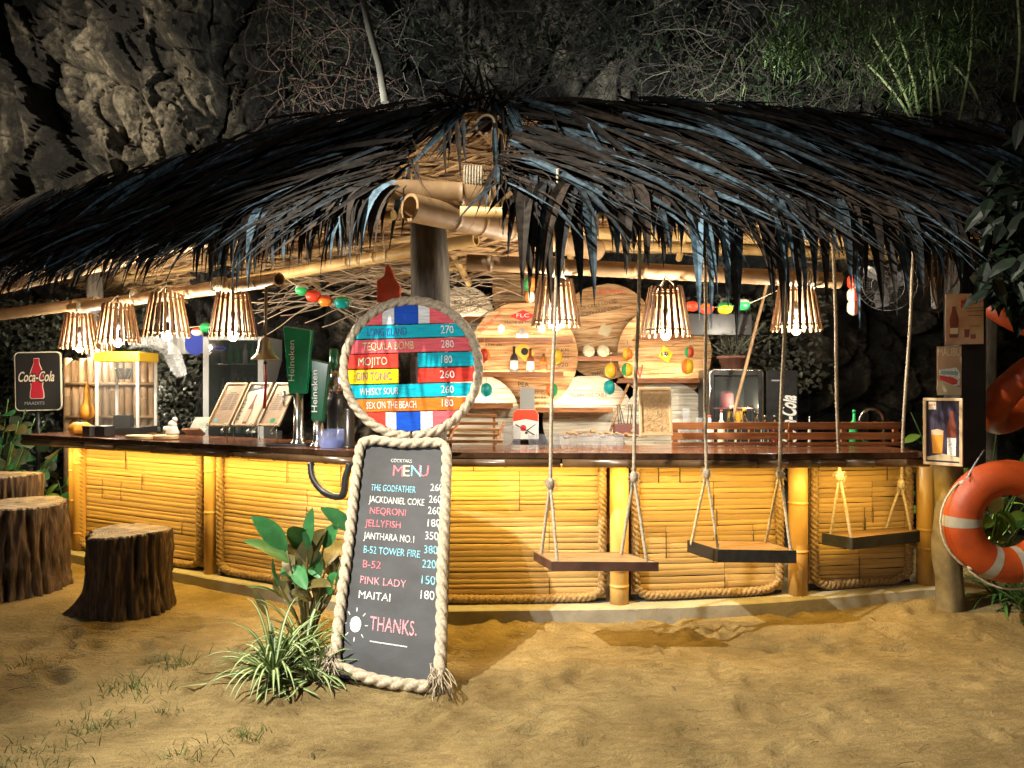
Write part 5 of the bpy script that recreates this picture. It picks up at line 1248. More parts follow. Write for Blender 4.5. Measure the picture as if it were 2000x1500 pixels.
# gourds
gd = thing('orange_gourd', 'stacked orange gourd standing against the popcorn machine', 'gourd', at(168, 828, 6.8))
p = at(170, 828, 6.85); p.z = CT+.15; mb = MB(); mb.lathe([(.02, -.02), (.055, .0), (.066, .05), (.05, .1), (.028, .14), (.03, .18), (.024, .25), (.012, .3), (.006, .33)], p, 18); mb.build('gourd_body', M_['pumpkin'], gd)
p2 = at(157, 830, 6.65); p2.z = CT; pk = thing('small_pumpkin', 'small round orange pumpkin on the left end of the counter', 'pumpkin', p2)
mb = MB(); n = 28; prof = [(.01, .1), (.05, .115), (.085, .09), (.095, .055), (.08, .015), (.04, .002)][::-1]
mb.tube([p2+Vector((0, 0, z)) for r, z in prof], [r for r, z in prof], n, prof=lambda i, a: 1+.05*math.cos(a*8)); mb.build('pumpkin_body', M_['pumpkin'], pk)
mb = MB(); mb.tube([p2+Vector((0, 0, .10)), p2+Vector((.01, 0, .13))], .008, 6); mb.build('stem', M_['leaf_brown'], pk)
# boards on counter
for (px, py, l, lab) in ((275, 829, .30, 'pale wooden serving board on the left counter'), (322, 826, .26, 'second serving board lying partly under the white figurine')):
    p = at(px, py, 6.15); p.z = CT+.003
    t = thing('serving_board', lab, 'serving board', p); mb = MB(Matrix.Translation(p) @ RZ(-.5)); mb.prism([(l*.5*math.cos(a)*(1 if abs(math.cos(a)) < .9 else 1.0), .09*math.sin(a), 0) for a in np.linspace(0, 2*PI, 25)[:-1]], (0, 0, .03)); mb.build('board_body', M_['frame_wood'], t, bevel=.006)
p = at(337, 826, 6.2); p.z = CT+.034; fg = thing('white_figurine', 'small white figurine on the serving board at the left counter', 'figurine', p)
mb = MB(); mb.lathe([(.05, 0), (.055, .02), (.04, .05), (.035, .07)], p, 16); mb.ball(p+Vector((0, 0, .085)), .034); mb.ball(p+Vector((.02, 0, .125)), .022); mb.ball(p+Vector((-.05, 0, .05)), .022, (1.4, 1, 1)); mb.build('figurine_body', M_['white'], fg)
for (px, w, lab) in ((178, .09, 'small black box left of the popcorn machine base'), (205, .12, 'black box in front of the popcorn machine')):
    p = at(px, 828, 6.5); p.z = CT+.002; t = thing('black_box', lab, 'box', p); mb = MB(); mb.box(p+Vector((0, 0, .04)), (w, .1, .08), -.4); mb.build('box_body', M_['ink'], t, bevel=.003); mb = MB(); mb.box(p+Vector((0, 0, .084)), (w+.006, .106, .008), -.4); mb.build('lid', M_['black'], t)
# blue-white shapes hanging behind (cloth)
bn = thing('hanging_cloth', 'grey and blue cloth hanging left of the glass-door fridge', 'cloth', at(355, 692, 7.9))
fr, w_, h_ = quad(at(328, 692, 7.95), at(398, 690, 7.95), at(330, 650, 7.95)); mb = MB(fr); mb.add([(w_*i/12, h_*j, .02*math.sin(i*1.3)) for j in (0, .5, 1) for i in range(13)], [(j*13+i, j*13+i+1, (j+1)*13+i+1, (j+1)*13+i) for j in range(2) for i in range(12)]); o = mb.build('grey_cloth', M_['grey'], bn); s = o.modifiers.new('s', 'SOLIDIFY'); s.thickness = .004
mb = MB(fr); mb.prism([(w_*.8+.11*math.cos(a), .1+.12*math.sin(a), .03) for a in np.linspace(0, 2*PI, 20)[:-1]], (0, 0, .004)); mb.build('blue_disc', M_['blue'], bn)

# ================================================================== HOSE, DRINK SIGN, RIGHT POST
mb = MB(); pts = spline([at(607, 905, 5.15), at(612, 935, 5.1), at(635, 962, 5.05), at(668, 968, 5.0), at(676, 930, 5.0), at(684, 905, 5.0)], 8); mb.tube(pts, .024, 10, prof=lambda i, a: 1+.10*(i % 2))
ho = mb.build('drain_hose', M_['black']); tag(ho, 'black corrugated hose looping under the counter left of the menu board', 'hose')
def bottle_poly(w, h):
    pr = [(.42, 0), (.5, .04), (.48, .16), (.40, .30), (.46, .44), (.50, .56), (.42, .68), (.26, .82), (.20, .88), (.20, .99), (.15, 1.0)]
    return [(w*x, h*y) for x, y in pr]+[(-w*x, h*y) for x, y in pr[::-1]]
cs = thing('drink_sign', 'black soft drink sign with a red bottle in front of the dark hedge', 'sign', at(75, 803, 8.2))
fr, w_, h_ = quad(at(30, 803, 8.3), at(121, 801, 8.3), at(30, 688, 8.3))
def rrect(w, h, r, e=0): return [(cx+(r)*math.cos(a), cy+r*math.sin(a)) for cx, cy, a0 in ((w-r-e, h-r-e, 0), (r+e, h-r-e, PI/2), (r+e, r+e, PI), (w-r-e, r+e, 1.5*PI)) for a in np.linspace(a0, a0+PI/2, 6)]
mb = MB(fr); mb.prism([(x, y, -.02) for x, y in rrect(w_, h_, .05)], (0, 0, .02)); mb.build('border', M_['cream'], cs)
mb = MB(fr); mb.prism([(x, y, 0) for x, y in rrect(w_, h_, .045, .012)], (0, 0, .003)); mb.build('panel', M_['ink'], cs)
mb = MB(fr); mb.prism([(x+w_*.48, y+h_*.20, .0032) for x, y in bottle_poly(.165, .455)], (0, 0, .002)); mb.build('print', M_['cream'], cs)
mb = MB(fr); mb.prism([(x+w_*.48, y+h_*.212, .0054) for x, y in bottle_poly(.145, .44)], (0, 0, .002)); mb.build('print', M_['coke_red'], cs)
text('Coca-Cola', .16, M_['ink'], cs, fr @ T(w_*.46, h_*.57, .009), .40, shear=.35, bold=.018, ext=.0006); text('Coca-Cola', .16, M_['cream'], cs, fr @ T(w_*.46, h_*.57, .0105), .40, shear=.35, ext=.0006, bold=.002)
text('MAADITS', .05, M_['grey'], cs, fr @ T(w_*.42, h_*.125, .006), .22)
mb = MB(); a = at(75, 803, 8.34); mb.tube([(a.x, a.y, 0), (a.x, a.y, a.z+.2)], .02, 8); mb.build('stake', M_['black'], cs)

sp2 = thing('sign_pillar', 'dark square pillar on a round wooden post carrying three beer pictures', 'pillar', (3.0, 5.1, 0))
rough_post('post', 2.985, 5.1, -.05, 1.10, .088, mat('mosspost', (.10, .075, .035), .8, (.17, .13, .06), 8, bump=.003), sp2)
a, b = at(1878, 575, 5.05), at(1928, 575, 5.05); mb = MB(); mb.box(((a.x+b.x)/2, 5.16, (1.03+2.75)/2), (b.x-a.x, .2, 2.75-1.03)); mb.build('box_section', mat('pillar', (.012, .010, .009), .7, (.02, .017, .014), 9), sp2, bevel=.004)
G = 'pictures fixed to the dark pillar'
def vq(bl, br, tl, DL, DR):
    a, b, c = at(*bl, DL), at(*br, DR), at(*tl, DL); b.z = a.z; return frame(a, b-a, (0, 0, 1)), (b-a).length, c.z-a.z
# top plate
pt = thing('beer_plate', 'rusty cream plate with bottle and glasses, topmost on the dark pillar', 'picture plate', at(1885, 670, 4.98), G)
fr, w_, h_ = vq((1847, 673), (1921, 671), (1848, 575), 5.02, 4.94); mb = MB(fr); mb.box((w_/2, h_/2, 0), (w_, h_, .006)); mb.build('plate', mat('rustplate', (.42, .20, .12), .5, (.58, .42, .25), 5), pt, bevel=.001)
mb = MB(fr); mb.prism([(x*1+.048, y+.045, .0032) for x, y in bottle_poly(.055, .21)], (0, 0, .001)); mb.prism([(.11, .045, .0032), (.135, .045, .0032), (.14, .10, .0032), (.107, .10, .0032)], (0, 0, .001)); mb.prism([(.145, .035, .0032), (.175, .035, .0032), (.175, .065, .0032), (.145, .065, .0032)], (0, 0, .001)); mb.build('print', M_['bottle'], pt)
mb = MB(fr); mb.prism([(.025, .07, .0044), (.071, .07, .0044), (.071, .11, .0044), (.025, .11, .0044)], (0, 0, .0008)); mb.build('print', M_['cream'], pt)
text('Märzen', .07, M_['coke_red'], pt, fr @ T(.155, h_-.055, .0045) @ RZ(.28), .16, shear=.4)
for k, y in enumerate((.24, .22, .19, .12)): mb = MB(fr); mb.box((.17, y, .0036), (.12-.02*k, .004, .0008)); mb.build('print', M_['ink_brown'], pt)
# van plate
pt = thing('van_plate', 'cream plate with a red and white camper van, middle one on the dark pillar', 'picture plate', at(1855, 772, 4.95), G)
fr, w_, h_ = vq((1830, 772), (1878, 771), (1835, 677), 4.99, 4.93); mb = MB(fr); mb.box((w_/2, h_/2, 0), (w_, h_, .006)); mb.build('plate', mat('vanplate', (.50, .30, .17), .5, (.40, .28, .2), 3), pt, bevel=.001)
text('MALIBU', .075, M_['cream'], pt, fr @ T(w_*.5, h_-.04, .0042), w_*.9)
mb = MB(fr); mb.prism([(.004, .004, .0032), (w_-.004, .004, .0032), (w_-.004, .05, .0032), (.004, .10, .0032)], (0, 0, .001)); mb.build('print', M_['paper'], pt)
mb = MB(fr); mb.prism([(.01, .17, .0044), (.11, .185, .0044), (.135, .15, .0044), (.13, .07, .0044), (.10, .06, .0044), (.015, .10, .0044)], (0, 0, .001)); mb.build('print', M_['t_white'], pt)
mb = MB(fr); mb.prism([(.012, .135, .0056), (.09, .12, .0056), (.12, .10, .0056), (.115, .075, .0056), (.09, .07, .0056), (.015, .105, .0056)], (0, 0, .001)); mb.build('print', M_['f_red'], pt)
mb = MB(fr); mb.prism([(.02, .14, .0068), (.12, .135, .0068), (.12, .16, .0068), (.02, .165, .0068)], (0, 0, .001)); mb.build('print', M_['skyblue'], pt)
# framed poster
pt = thing('framed_beer_poster', 'pale wood-framed beer poster with full glass and bottle, lowest on the pillar', 'poster', at(1843, 912, 4.9), G)
fr, w_, h_ = vq((1804, 906), (1881, 913), (1807, 777), 4.93, 4.77); f_ = .018
for (x, y, a, b) in ((w_/2, f_/2, w_, f_), (w_/2, h_-f_/2, w_, f_), (f_/2, h_/2, f_, h_-2*f_-.002), (w_-f_/2, h_/2, f_, h_-2*f_-.002)): mb = MB(fr); mb.box((x, y, .005), (a, b, .022)); mb.build('frame_bar', M_['frame_wood'], pt, bevel=.002)
mb = MB(fr); mb.box((w_/2, h_/2, 0), (w_-.03, h_-.03, .006)); mb.build('picture', mat('picture', (.02, .015, .03), .4, (.07, .06, .11), 9, (6, 1, 1)), pt)
gx = w_*.36
mb = MB(fr); mb.prism([(gx-.028, .075, .0034), (gx+.028, .075, .0034), (gx+.036, .205, .0034), (gx-.036, .205, .0034)], (0, 0, .001)); mb.build('print', M_['beer'], pt)
mb = MB(fr); mb.prism([(gx-.034, .195, .0046), (gx+.034, .195, .0046), (gx+.036, .225, .0046), (gx, .235, .0046), (gx-.036, .225, .0046)], (0, 0, .001)); mb.build('print', M_['foam'], pt)
mb = MB(fr); mb.prism([(w_*.72+x, .055+y, .0034) for x, y in bottle_poly(.055, .30)], (0, 0, .001)); mb.build('print', M_['bottle'], pt)
mb = MB(fr); mb.prism([(w_*.72-.024, .065, .0046), (w_*.72+.024, .065, .0046), (w_*.72+.026, .18, .0046), (w_*.72-.026, .18, .0046)], (0, 0, .001)); mb.build('print', M_['t_white'], pt)
mb = MB(fr); mb.prism([(.03, h_-.075, .0034), (.075, h_-.075, .0034), (.075, h_-.025, .0034), (.03, h_-.025, .0034)], (0, 0, .001)); mb.build('print', M_['cream'], pt); text('LEER', .02, M_['f_red'], pt, fr @ T(.0525, h_-.045, .0046), .035)
mb = MB(fr); mb.prism([(.02, .03, .005), (w_-.02, .03, .005), (w_-.02, .055, .005), (w_*.5, .075, .005), (.02, .05, .005)], (0, 0, .001)); mb.build('print', M_['paper'], pt)

# life rings
def ring(label, c, R_, r, M3, bands, group):
    t = thing('life_ring', label, 'life ring', c, group); fr = Matrix.Translation(c) @ M3.to_4x4()
    mb = MB(fr); n = 48; sm = []
    mb.tube([(R_*math.cos(a), R_*math.sin(a), 0) for a in np.linspace(0, 2*PI, n+1)], r, 18, caps=False); mb.build('ring_body', M_['orange_ring'], t)
    for b in bands:
        mb = MB(fr); mb.tube([(R_*math.cos(a), R_*math.sin(a), 0) for a in np.linspace(b-.10, b+.10, 5)], r*1.012, 18, caps=False); mb.build('reflective_band', M_['band'], t)
    return t, fr
c = at(1968, 1018, 4.66); M3 = Euler((R(90), 0, R(-4))).to_matrix()
t, fr = ring('orange life ring with grey bands hung on the wooden post at right', c, .275, .110, M3, (PI, R(68), R(-115), R(-78)), 'orange life rings at the right edge')
for a in (R(140), R(-130), R(40), R(-40)):
    mb = MB(fr); q = Vector((.37*math.cos(a), .37*math.sin(a), .03)); mb.ball(q, .022, (1, 1, .7), 10, 6); mb.build('rope_knot', M_['rope'], t)
mb = MB(fr)
for a0, a1 in ((R(140), R(230)), (R(230), R(320))):
    mb.tube([((.385+.03*math.sin(PI*f))*math.cos(a0+(a1-a0)*f), (.385+.035*math.sin(PI*f))*math.sin(a0+(a1-a0)*f), .02) for f in np.linspace(0, 1, 10)], .0075, 6)
mb.build('grab_line', M_['rope'], t)
mb = MB(); mb.tube([at(1888, 935, 4.6), at(1905, 905, 4.75), at(1922, 880, 4.95)], .006, 6); mb.build('hanging_cord', M_['grey'], t)
ring('orange life ring seen edge-on behind the dark pillar', at(2005, 765, 5.3), .28, .10, Euler((R(70), R(0), R(30))).to_matrix() @ Euler((R(60), 0, 0)).to_matrix(), (), 'orange life rings at the right edge')
ring('upper red-orange life ring hanging in the dark above the pillar pictures', at(1985, 600, 5.6), .28, .09, Euler((R(35), R(20), 0)).to_matrix(), (), 'orange life rings at the right edge')

# ================================================================== STUMPS
def stump(label, c, r, h, root=None, seed=0, group='tree stump seats by the bar'):
    rr0 = random.Random(seed); t = thing('tree_stump', label, 'stump seat', c, group); c = Vector(c)
    n, m = 190, 30; mb = MB(); vs = []
    def rad(a, f):
        q = Vector((math.cos(a)*1.3+seed*7, math.sin(a)*1.3, f*.5))
        g = abs(noise.noise(Vector((math.cos(a)*8+seed, math.sin(a)*8, f*1.5+noise.noise(q*2)*.9))))+.5*abs(noise.noise(Vector((math.cos(a)*19, math.sin(a)*19, f*3+seed))))
        x = r*(1+.10*noise.noise(q)+.03*noise.noise(q*4))-g*.06*(r/.25)+.02
        x *= 1+.10*max(0, 1-f*3.5)**2
        if root: x += root[1]*math.exp(-((a-root[0]+PI) % (2*PI)-PI)**2*6)*max(0, 1-f*2.2)**1.7
        return x
    for i in range(m+1):
        f = i/m
        for k in range(n): a = 2*PI*k/n; x = rad(a, f); vs.append(c+Vector((x*math.cos(a), x*math.sin(a), f*h+.008*math.sin(a*2+seed)*f)))
    mb.smooth = True; mb.add(vs, [(i*n+k, i*n+(k+1) % n, (i+1)*n+(k+1) % n, (i+1)*n+k) for i in range(m) for k in range(n)]); mb.build('bark', M_['bark'], t)
    mb = MB(); vs = [c+Vector((0, 0, h+.012))]
    for q in (.35, .7, .93, 1.0):
        for k in range(n): a = 2*PI*k/n; x = rad(a, 1)*q*.995; vs.append(c+Vector((x*math.cos(a), x*math.sin(a), h+.008*math.sin(a*2+seed)+(.010 if q < 1 else -.012)+.003*noise.noise(Vector((x*20*math.cos(a), x*20*math.sin(a), seed))))))
    fs = [(0, 1+k, 1+(k+1) % n) for k in range(n)]+[(1+i*n+k, 1+(i+1)*n+k, 1+(i+1)*n+(k+1) % n, 1+i*n+(k+1) % n) for i in range(3) for k in range(n)]
    mb.add(vs, fs); mb.build('cut_top', M_['cut'], t)
    return t
def gp(px, py): D = 1.6*F/(py-750); return Vector(((px-1000)/F*D, D, 0))
stump('dark bark stump with a root foot, nearest the plants and the menu board', gp(254, 1188), .27, .545, (PI*1.08, .13), 3)
stump('wide brown stump cut off by the left picture edge, in front of the others', gp(40, 1150)+Vector((-.05, .0, 0)), .36, .66, None, 5)
stump('tall square-cut stump at the far left under the counter end', Vector((-4.35, 6.35, 0)), .30, .82, None, 8)
stump('narrow stump at the left picture edge in front of the tallest one', Vector((-4.35, 5.95, 0)), .16, .72, None, 11)
# ================================================================== PLANTS
def oval(f): return max(.02, math.sin(PI*min(1, f*.98+.01))**.75)
def broad_plant(label, base, specs, m='green_leaf', seed=1, name='broadleaf_plant', cat='plant', stemc='leaf_brown', group=None):
    r0 = random.Random(seed); t = thing(name, label, cat, base, group); base = Vector(base); st_ = MB()
    for (tip, L_, w, az, el, mm) in specs:
        a = Vector(tip); d = Vector((math.cos(az)*math.cos(el), math.sin(az)*math.cos(el), math.sin(el)))
        mb = MB(); pts = []; cur = d; p = a
        for i in range(9):
            pts.append(p); cur = (cur+Vector((0, 0, -.05))).normalized(); p = p+cur*L_/8
        up = Vector((r0.uniform(-.3, .3), -.8, .8)); mb.smooth = True
        # cross-section with 5 verts, soft fold
        vs = []
        for i, q in enumerate(pts):
            f = i/8; tt = (pts[min(i+1, 8)]-pts[max(i-1, 0)]).normalized(); sd_ = tt.cross(up).normalized(); u2 = sd_.cross(tt); ww = w*oval(f)
            for s in (-1, -.5, 0, .5, 1): vs.append(q+sd_*ww*s+u2*ww*(.28*abs(s)+.03*math.sin(i*2+s*3)))
        mb.add(vs, [(i*5+k, i*5+k+1, (i+1)*5+k+1, (i+1)*5+k) for i in range(8) for k in range(4)]); mb.build('leaf', M_[mm], t)
        st_.tube(spline([base+Vector((r0.uniform(-.04, .04), r0.uniform(-.04, .04), 0)), base.lerp(a, .5)+Vector((0, 0, .04)), a], 3), .006, 5)
    st_.build('stem', M_[stemc], t); return t
D0 = 4.55; specs = []
for (bx, by, tx, ty, w, mm) in ((560, 1075, 505, 1003, .062, 'green_leaf'), (570, 1100, 492, 1040, .05, 'green_leaf'), (590, 1085, 575, 1005, .062, 'green_leaf'), (600, 1075, 608, 995, .045, 'green_leaf'), (588, 1085, 528, 1035, .062, 'leaf_brown'),
        (580, 1120, 625, 1030, .075, 'leaf_brown'), (632, 1070, 655, 1022, .05, 'green_leaf'), (638, 1105, 668, 1035, .062, 'leaf_brown'), (690, 1040, 638, 985, .05, 'green_leaf'), (545, 1145, 535, 1085, .05, 'green_leaf'),
        (575, 1140, 552, 1125, .05, 'leaf_brown'), (560, 1170, 545, 1122, .055, 'leaf_brown'), (590, 1150, 640, 1120, .045, 'leaf_brown'), (570, 1105, 600, 1135, .045, 'green_leaf'), (525, 1207, 500, 1147, .024, 'leaf_brown'),
        (610, 1170, 575, 1150, .05, 'leaf_brown'), (640, 1160, 655, 1115, .05, 'green_leaf'), (550, 1165, 492, 1122, .02, 'green_leaf'), (615, 1150, 590, 1095, .055, 'green_leaf'), (600, 1140, 560, 1070, .065, 'leaf_brown'), (625, 1130, 600, 1060, .065, 'green_leaf'), (650, 1130, 640, 1060, .06, 'leaf_brown'), (580, 1160, 560, 1100, .06, 'green_leaf'), (640, 1180, 620, 1125, .06, 'leaf_brown'), (655, 1150, 672, 1090, .05, 'green_leaf'), (560, 1180, 600, 1140, .05, 'leaf_brown')):
    a = at(bx, by, D0+rg(0, .06)); b = at(tx, ty, D0+rg(0, .12)); d = b-a; specs.append((a, d.length*1.05, w, math.atan2(d.y, d.x), math.asin(max(-1, min(1, d.z/d.length))), mm))
broad_plant('dark green broadleaf plant growing left of the menu board', gp(600, 1265), specs)
# spider plants (striped arching blades)
def spider(label, base, n, L_, seed, dark=False, group='spider plants at the foot of the menu board'):
    r0 = random.Random(seed); t = thing('spider_plant', label, 'plant', base, group); base = Vector(base)
    for k in range(n):
        az = r0.uniform(0, 2*PI); el = r0.uniform(.35, 1.35); d = Vector((math.cos(az)*math.cos(el), math.sin(az)*math.cos(el), math.sin(el))); p = base+Vector((d.x*.03, d.y*.03, .0)); l = L_*r0.uniform(.7, 1.15); pts = [p]
        for i in range(8):
            d = (d+Vector((0, 0, -.12-.03*i))).normalized(); q = pts[-1]+d*l/8
            if q.z < .012+base.z: q.z = .012+base.z+.002*i
            pts.append(q)
        sd_ = pts[1]-pts[0]; sd_ = Vector((-sd_.y, sd_.x, 0)).normalized(); vs = []
        w = r0.uniform(.008, .0145)
        for i, q in enumerate(pts):
            f = i/8; ww = w*min(1, .6+f*2)*(1-f**3)+.0005
            for s in (-1, -.45, .45, 1): vs.append(q+sd_*ww*s+Vector((0, 0, ww*.5*abs(s))))
        mb = MB(); mb.smooth = True; mb.cur = 0
        mb.add(vs, [])
        for i in range(8):
            for k2, mi in ((0, 0), (1, 1), (2, 0)): mb.Fc.append((i*4+k2, i*4+k2+1, (i+1)*4+k2+1, (i+1)*4+k2)); mb.mi.append(mi); mb.sm.append(True)
        mb.build('leaf', [M_['leaf_edge'], M_['leaf_edge'] if dark else M_['leaf_stripe']], t)
    return t
spider('striped spider plant in front, its longest blades reaching out onto the sand', gp(535, 1322), 74, .47, 1)
spider('striped spider plant behind, half under the broad dark leaves', gp(590, 1290), 60, .44, 2)
spider('striped spider plant tucked against the rope corner of the menu board', gp(615, 1330), 30, .32, 3)
spider('dark strappy plant under the life ring at right', gp(1955, 1190)+Vector((0, 0, .02)), 60, .42, 4, True, None)
spider('second dark strappy plant in the right-hand corner below the life ring', gp(2000, 1215)+Vector((.05, 0, .02)), 46, .40, 5, True, None)
# backlit plants seen through the life ring
r0 = random.Random(5)
def stem_plant(label, base, h, n, seed, ms, group, sp=.16, lw=.055):
    r0 = random.Random(seed); t = thing('leafy_shrub', label, 'shrub', base, group); base = Vector(base); st_ = MB()
    for k in range(n):
        d = Vector((r0.gauss(0, .3), r0.gauss(0, .25), 1)).normalized(); top = base+d*h*r0.uniform(.5, 1)+Vector((r0.uniform(-sp, sp), r0.uniform(-sp, sp), 0)); st_.tube(spline([base+Vector((r0.uniform(-.08, .08), 0, 0)), base.lerp(top, .5)+Vector((0, 0, .05)), top], 4), .006, 5)
        for j in range(3):
            q = base.lerp(top, r0.uniform(.45, 1)); az = r0.uniform(0, 2*PI); dd = Vector((math.cos(az), math.sin(az)*.6-.2, r0.uniform(-.7, .5))).normalized(); l = r0.uniform(.10, .2); pts = [q]
            for i in range(5): dd = (dd+Vector((0, 0, -.12))).normalized(); pts.append(pts[-1]+dd*l/5)
            mb = MB(); mb.smooth = True; mb.leaf(pts, lw*r0.uniform(.6, 1.1), (r0.uniform(-.5, .5), -.7, .7), .2, shape=oval); mb.build('leaf', M_[r0.choice(ms)], t)
    st_.build('stem', M_['grass'], t); return t
M_['leaf_lime'] = mat('leaf_lime', (.14, .26, .03), .5, (.22, .34, .05), 9, rnd=.2)
stem_plant('bright lime-green leafy shrub seen through the life ring', (3.75, 5.9, 0), 1.0, 24, 1, ['leaf_lime', 'leaf_lime', 'leaf_brown'], 'shrubs on the right')
stem_plant('taller green and brown shrub behind the dark pillar', (3.95, 6.3, 0), 1.7, 18, 2, ['green_leaf', 'leaf_brown', 'leaf_lime'], 'shrubs on the right', .2, .06)
point('shrub_backlight', (3.95, 6.25, .35), 12, (1, .93, .6), .05)  # added to backlight the shrubs, no such lamp is seen
gl = thing('added_shrub_lamp', 'small round lamp added among the shrubs to backlight them behind the life ring', 'added lamp', (3.95, 6.25, 0))
mb = MB(); mb.lathe([(.05, 0), (.05, .02), (.02, .03), (.02, .24), (.05, .25)], (3.95, 6.25, 0), 12); mb.build('stand', M_['black'], gl)
mb = MB(); mb.ball((3.95, 6.25, .29), .035, (1, 1, 1)); mb.build('bulb', mat('gbulb', (1, 1, 1), .3, emit=(1, .93, .6), es=20), gl)
# left: croton-like plants and hedge
M_['leaf_dark'] = mat('leaf_dark', (.035, .055, .028), .4, (.06, .085, .04), 9, rnd=.3)
for k, (x, y, h, n, lab) in enumerate(((-5.2, 7.4, 1.35, 20, 'brown and green leafy shrub crowding the left tip of the counter'), (-5.6, 8.0, 1.5, 18, 'dark leafy shrub below the drink sign'), (-4.5, 7.6, .95, 16, 'low green shrub under the left end of the counter'))):
    stem_plant(lab, (x, y, 0), h, n, 20+k, ['leaf_dark', 'leaf_brown', 'green_leaf'] if k != 2 else ['green_leaf', 'leaf_lime'], 'shrubs at the left end of the bar', .3, .075)
def hedge(label, x0, x1, y, z0, z1, n, m, seed, dy=.5, lw=.02, name='hedge', cat='hedge'):
    r0 = random.Random(seed); mb = MB()
    for k in range(n):
        p = Vector((r0.uniform(x0, x1), y+r0.uniform(0, dy), r0.uniform(z0, z1))); p.y += .25*noise.noise(p*1.5)
        d = Vector((r0.gauss(0, 1), -abs(r0.gauss(0, .6)), r0.gauss(0, .7))).normalized(); l = r0.uniform(.04, .08); mb.cr = r0.random()
        mb.leaf([p, p+d*l*.5, p+d*l+Vector((0, 0, -.01))], lw, (r0.gauss(0, .4), -.8, .6), .2, shape=lambda f: (.3, 1, .05)[int(f*2)])
    o = mb.build(name, m); return tag(o, label, cat, kind='stuff')
hedge('small-leaved dark hedge behind the drink sign at the far left', -7.4, -4.2, 8.75, 0, 2.6, 9000, mat('hedgeleaf', (.055, .065, .05), .35, rnd=.6), 1)
hedge('small-leaved grey-green foliage behind the bar between screen and fridge', -4.3, -3.0, 8.5, .6, 2.2, 2600, mat('hedgeleaf2', (.09, .10, .08), .35, rnd=.6), 2, name='foliage', cat='foliage')
hedge('grey creeper leaves on the rock above the small fridge', 1.8, 3.2, 7.55, 1.5, 2.5, 900, mat('creeper', (.14, .15, .12), .4, rnd=.6), 3, .25, name='creeper', cat='creeper')
r0 = random.Random(41); mb = MB()
for k in range(3400):
    gx, gy, sx, sy = r0.choice(((600, 60, 60, 60), (820, 60, 90, 40), (1000, 90, 110, 40), (1140, 40, 100, 40), (1330, 60, 70, 50), (1450, 150, 60, 40), (1560, 170, 60, 40), (1930, 60, 60, 70)))
    p = at(r0.gauss(gx, sx), r0.gauss(gy, sy), 7.25+r0.gauss(0, .15)); d = Vector((r0.gauss(0, .8), -.3, r0.gauss(-.5, .5))).normalized(); l = r0.uniform(.03, .08); mb.cr = r0.random()
    mb.leaf([p, p+d*l*.5, p+d*l+Vector((0, 0, -.01))], l*.22, (r0.gauss(0, .4), -.7, .6), .2, shape=lambda f: (.3, 1, .05)[int(f*2)])
tag(mb.build('creeper', mat('cliffcreeper', (.022, .032, .015), .5, rnd=.6)), 'dark small-leaved creeper covering the cliff above the middle of the roof', 'creeper', kind='stuff')
# roots and twigs hanging down the cliff
def tangle(label, regions, m, name, cat, seed, r=.007):
    r0 = random.Random(seed); mb = MB()
    for (x0, x1, y0, y1, n, D, curl) in regions:
        for k in range(n):
            p = at(r0.uniform(x0, x1), r0.uniform(y0, y1), D+r0.uniform(-.3, .5)); d = Vector((r0.gauss(0, .8), r0.gauss(-.1, .3), r0.gauss(-.2, .7))).normalized(); pts = [p]; l = r0.uniform(.04, .10)
            for i in range(10): d = (d+Vector((r0.gauss(0, curl), r0.gauss(0, curl*.5), r0.gauss(-.05, curl)))).normalized(); pts.append(pts[-1]+d*l)
            mb.cr = r0.random(); rr1 = r*r0.uniform(.4, 1.3); mb.tube(pts, [rr1*(1-i*.07) for i in range(11)], 4, caps=False)
    return tag(mb.build(name, m), label, cat, kind='stuff')
tangle('brown hanging roots and twigs on the cliff beside the bare pole', [(540, 760, -20, 240, 170, 7.3, .28), (480, 560, 60, 300, 30, 8.2, .3)], mat('twig2', (.045, .026, .016), .8, rnd=.5), 'hanging_roots', 'roots', 1)
tangle('grey vines and bare twigs hanging over the dark cliff above the roof centre', [(760, 1350, -30, 190, 230, 7.3, .25)], mat('twig3', (.045, .04, .03), .8, rnd=.6), 'vines', 'vines', 2, .006)
tangle('dense twiggy branches on the cliff at upper right', [(1300, 1700, -20, 220, 300, 7.3, .25), (1650, 1990, -20, 240, 260, 7.0, .22)], mat('twig4', (.06, .05, .035), .8, rnd=.6), 'twiggy_branches', 'branches', 3, .006)
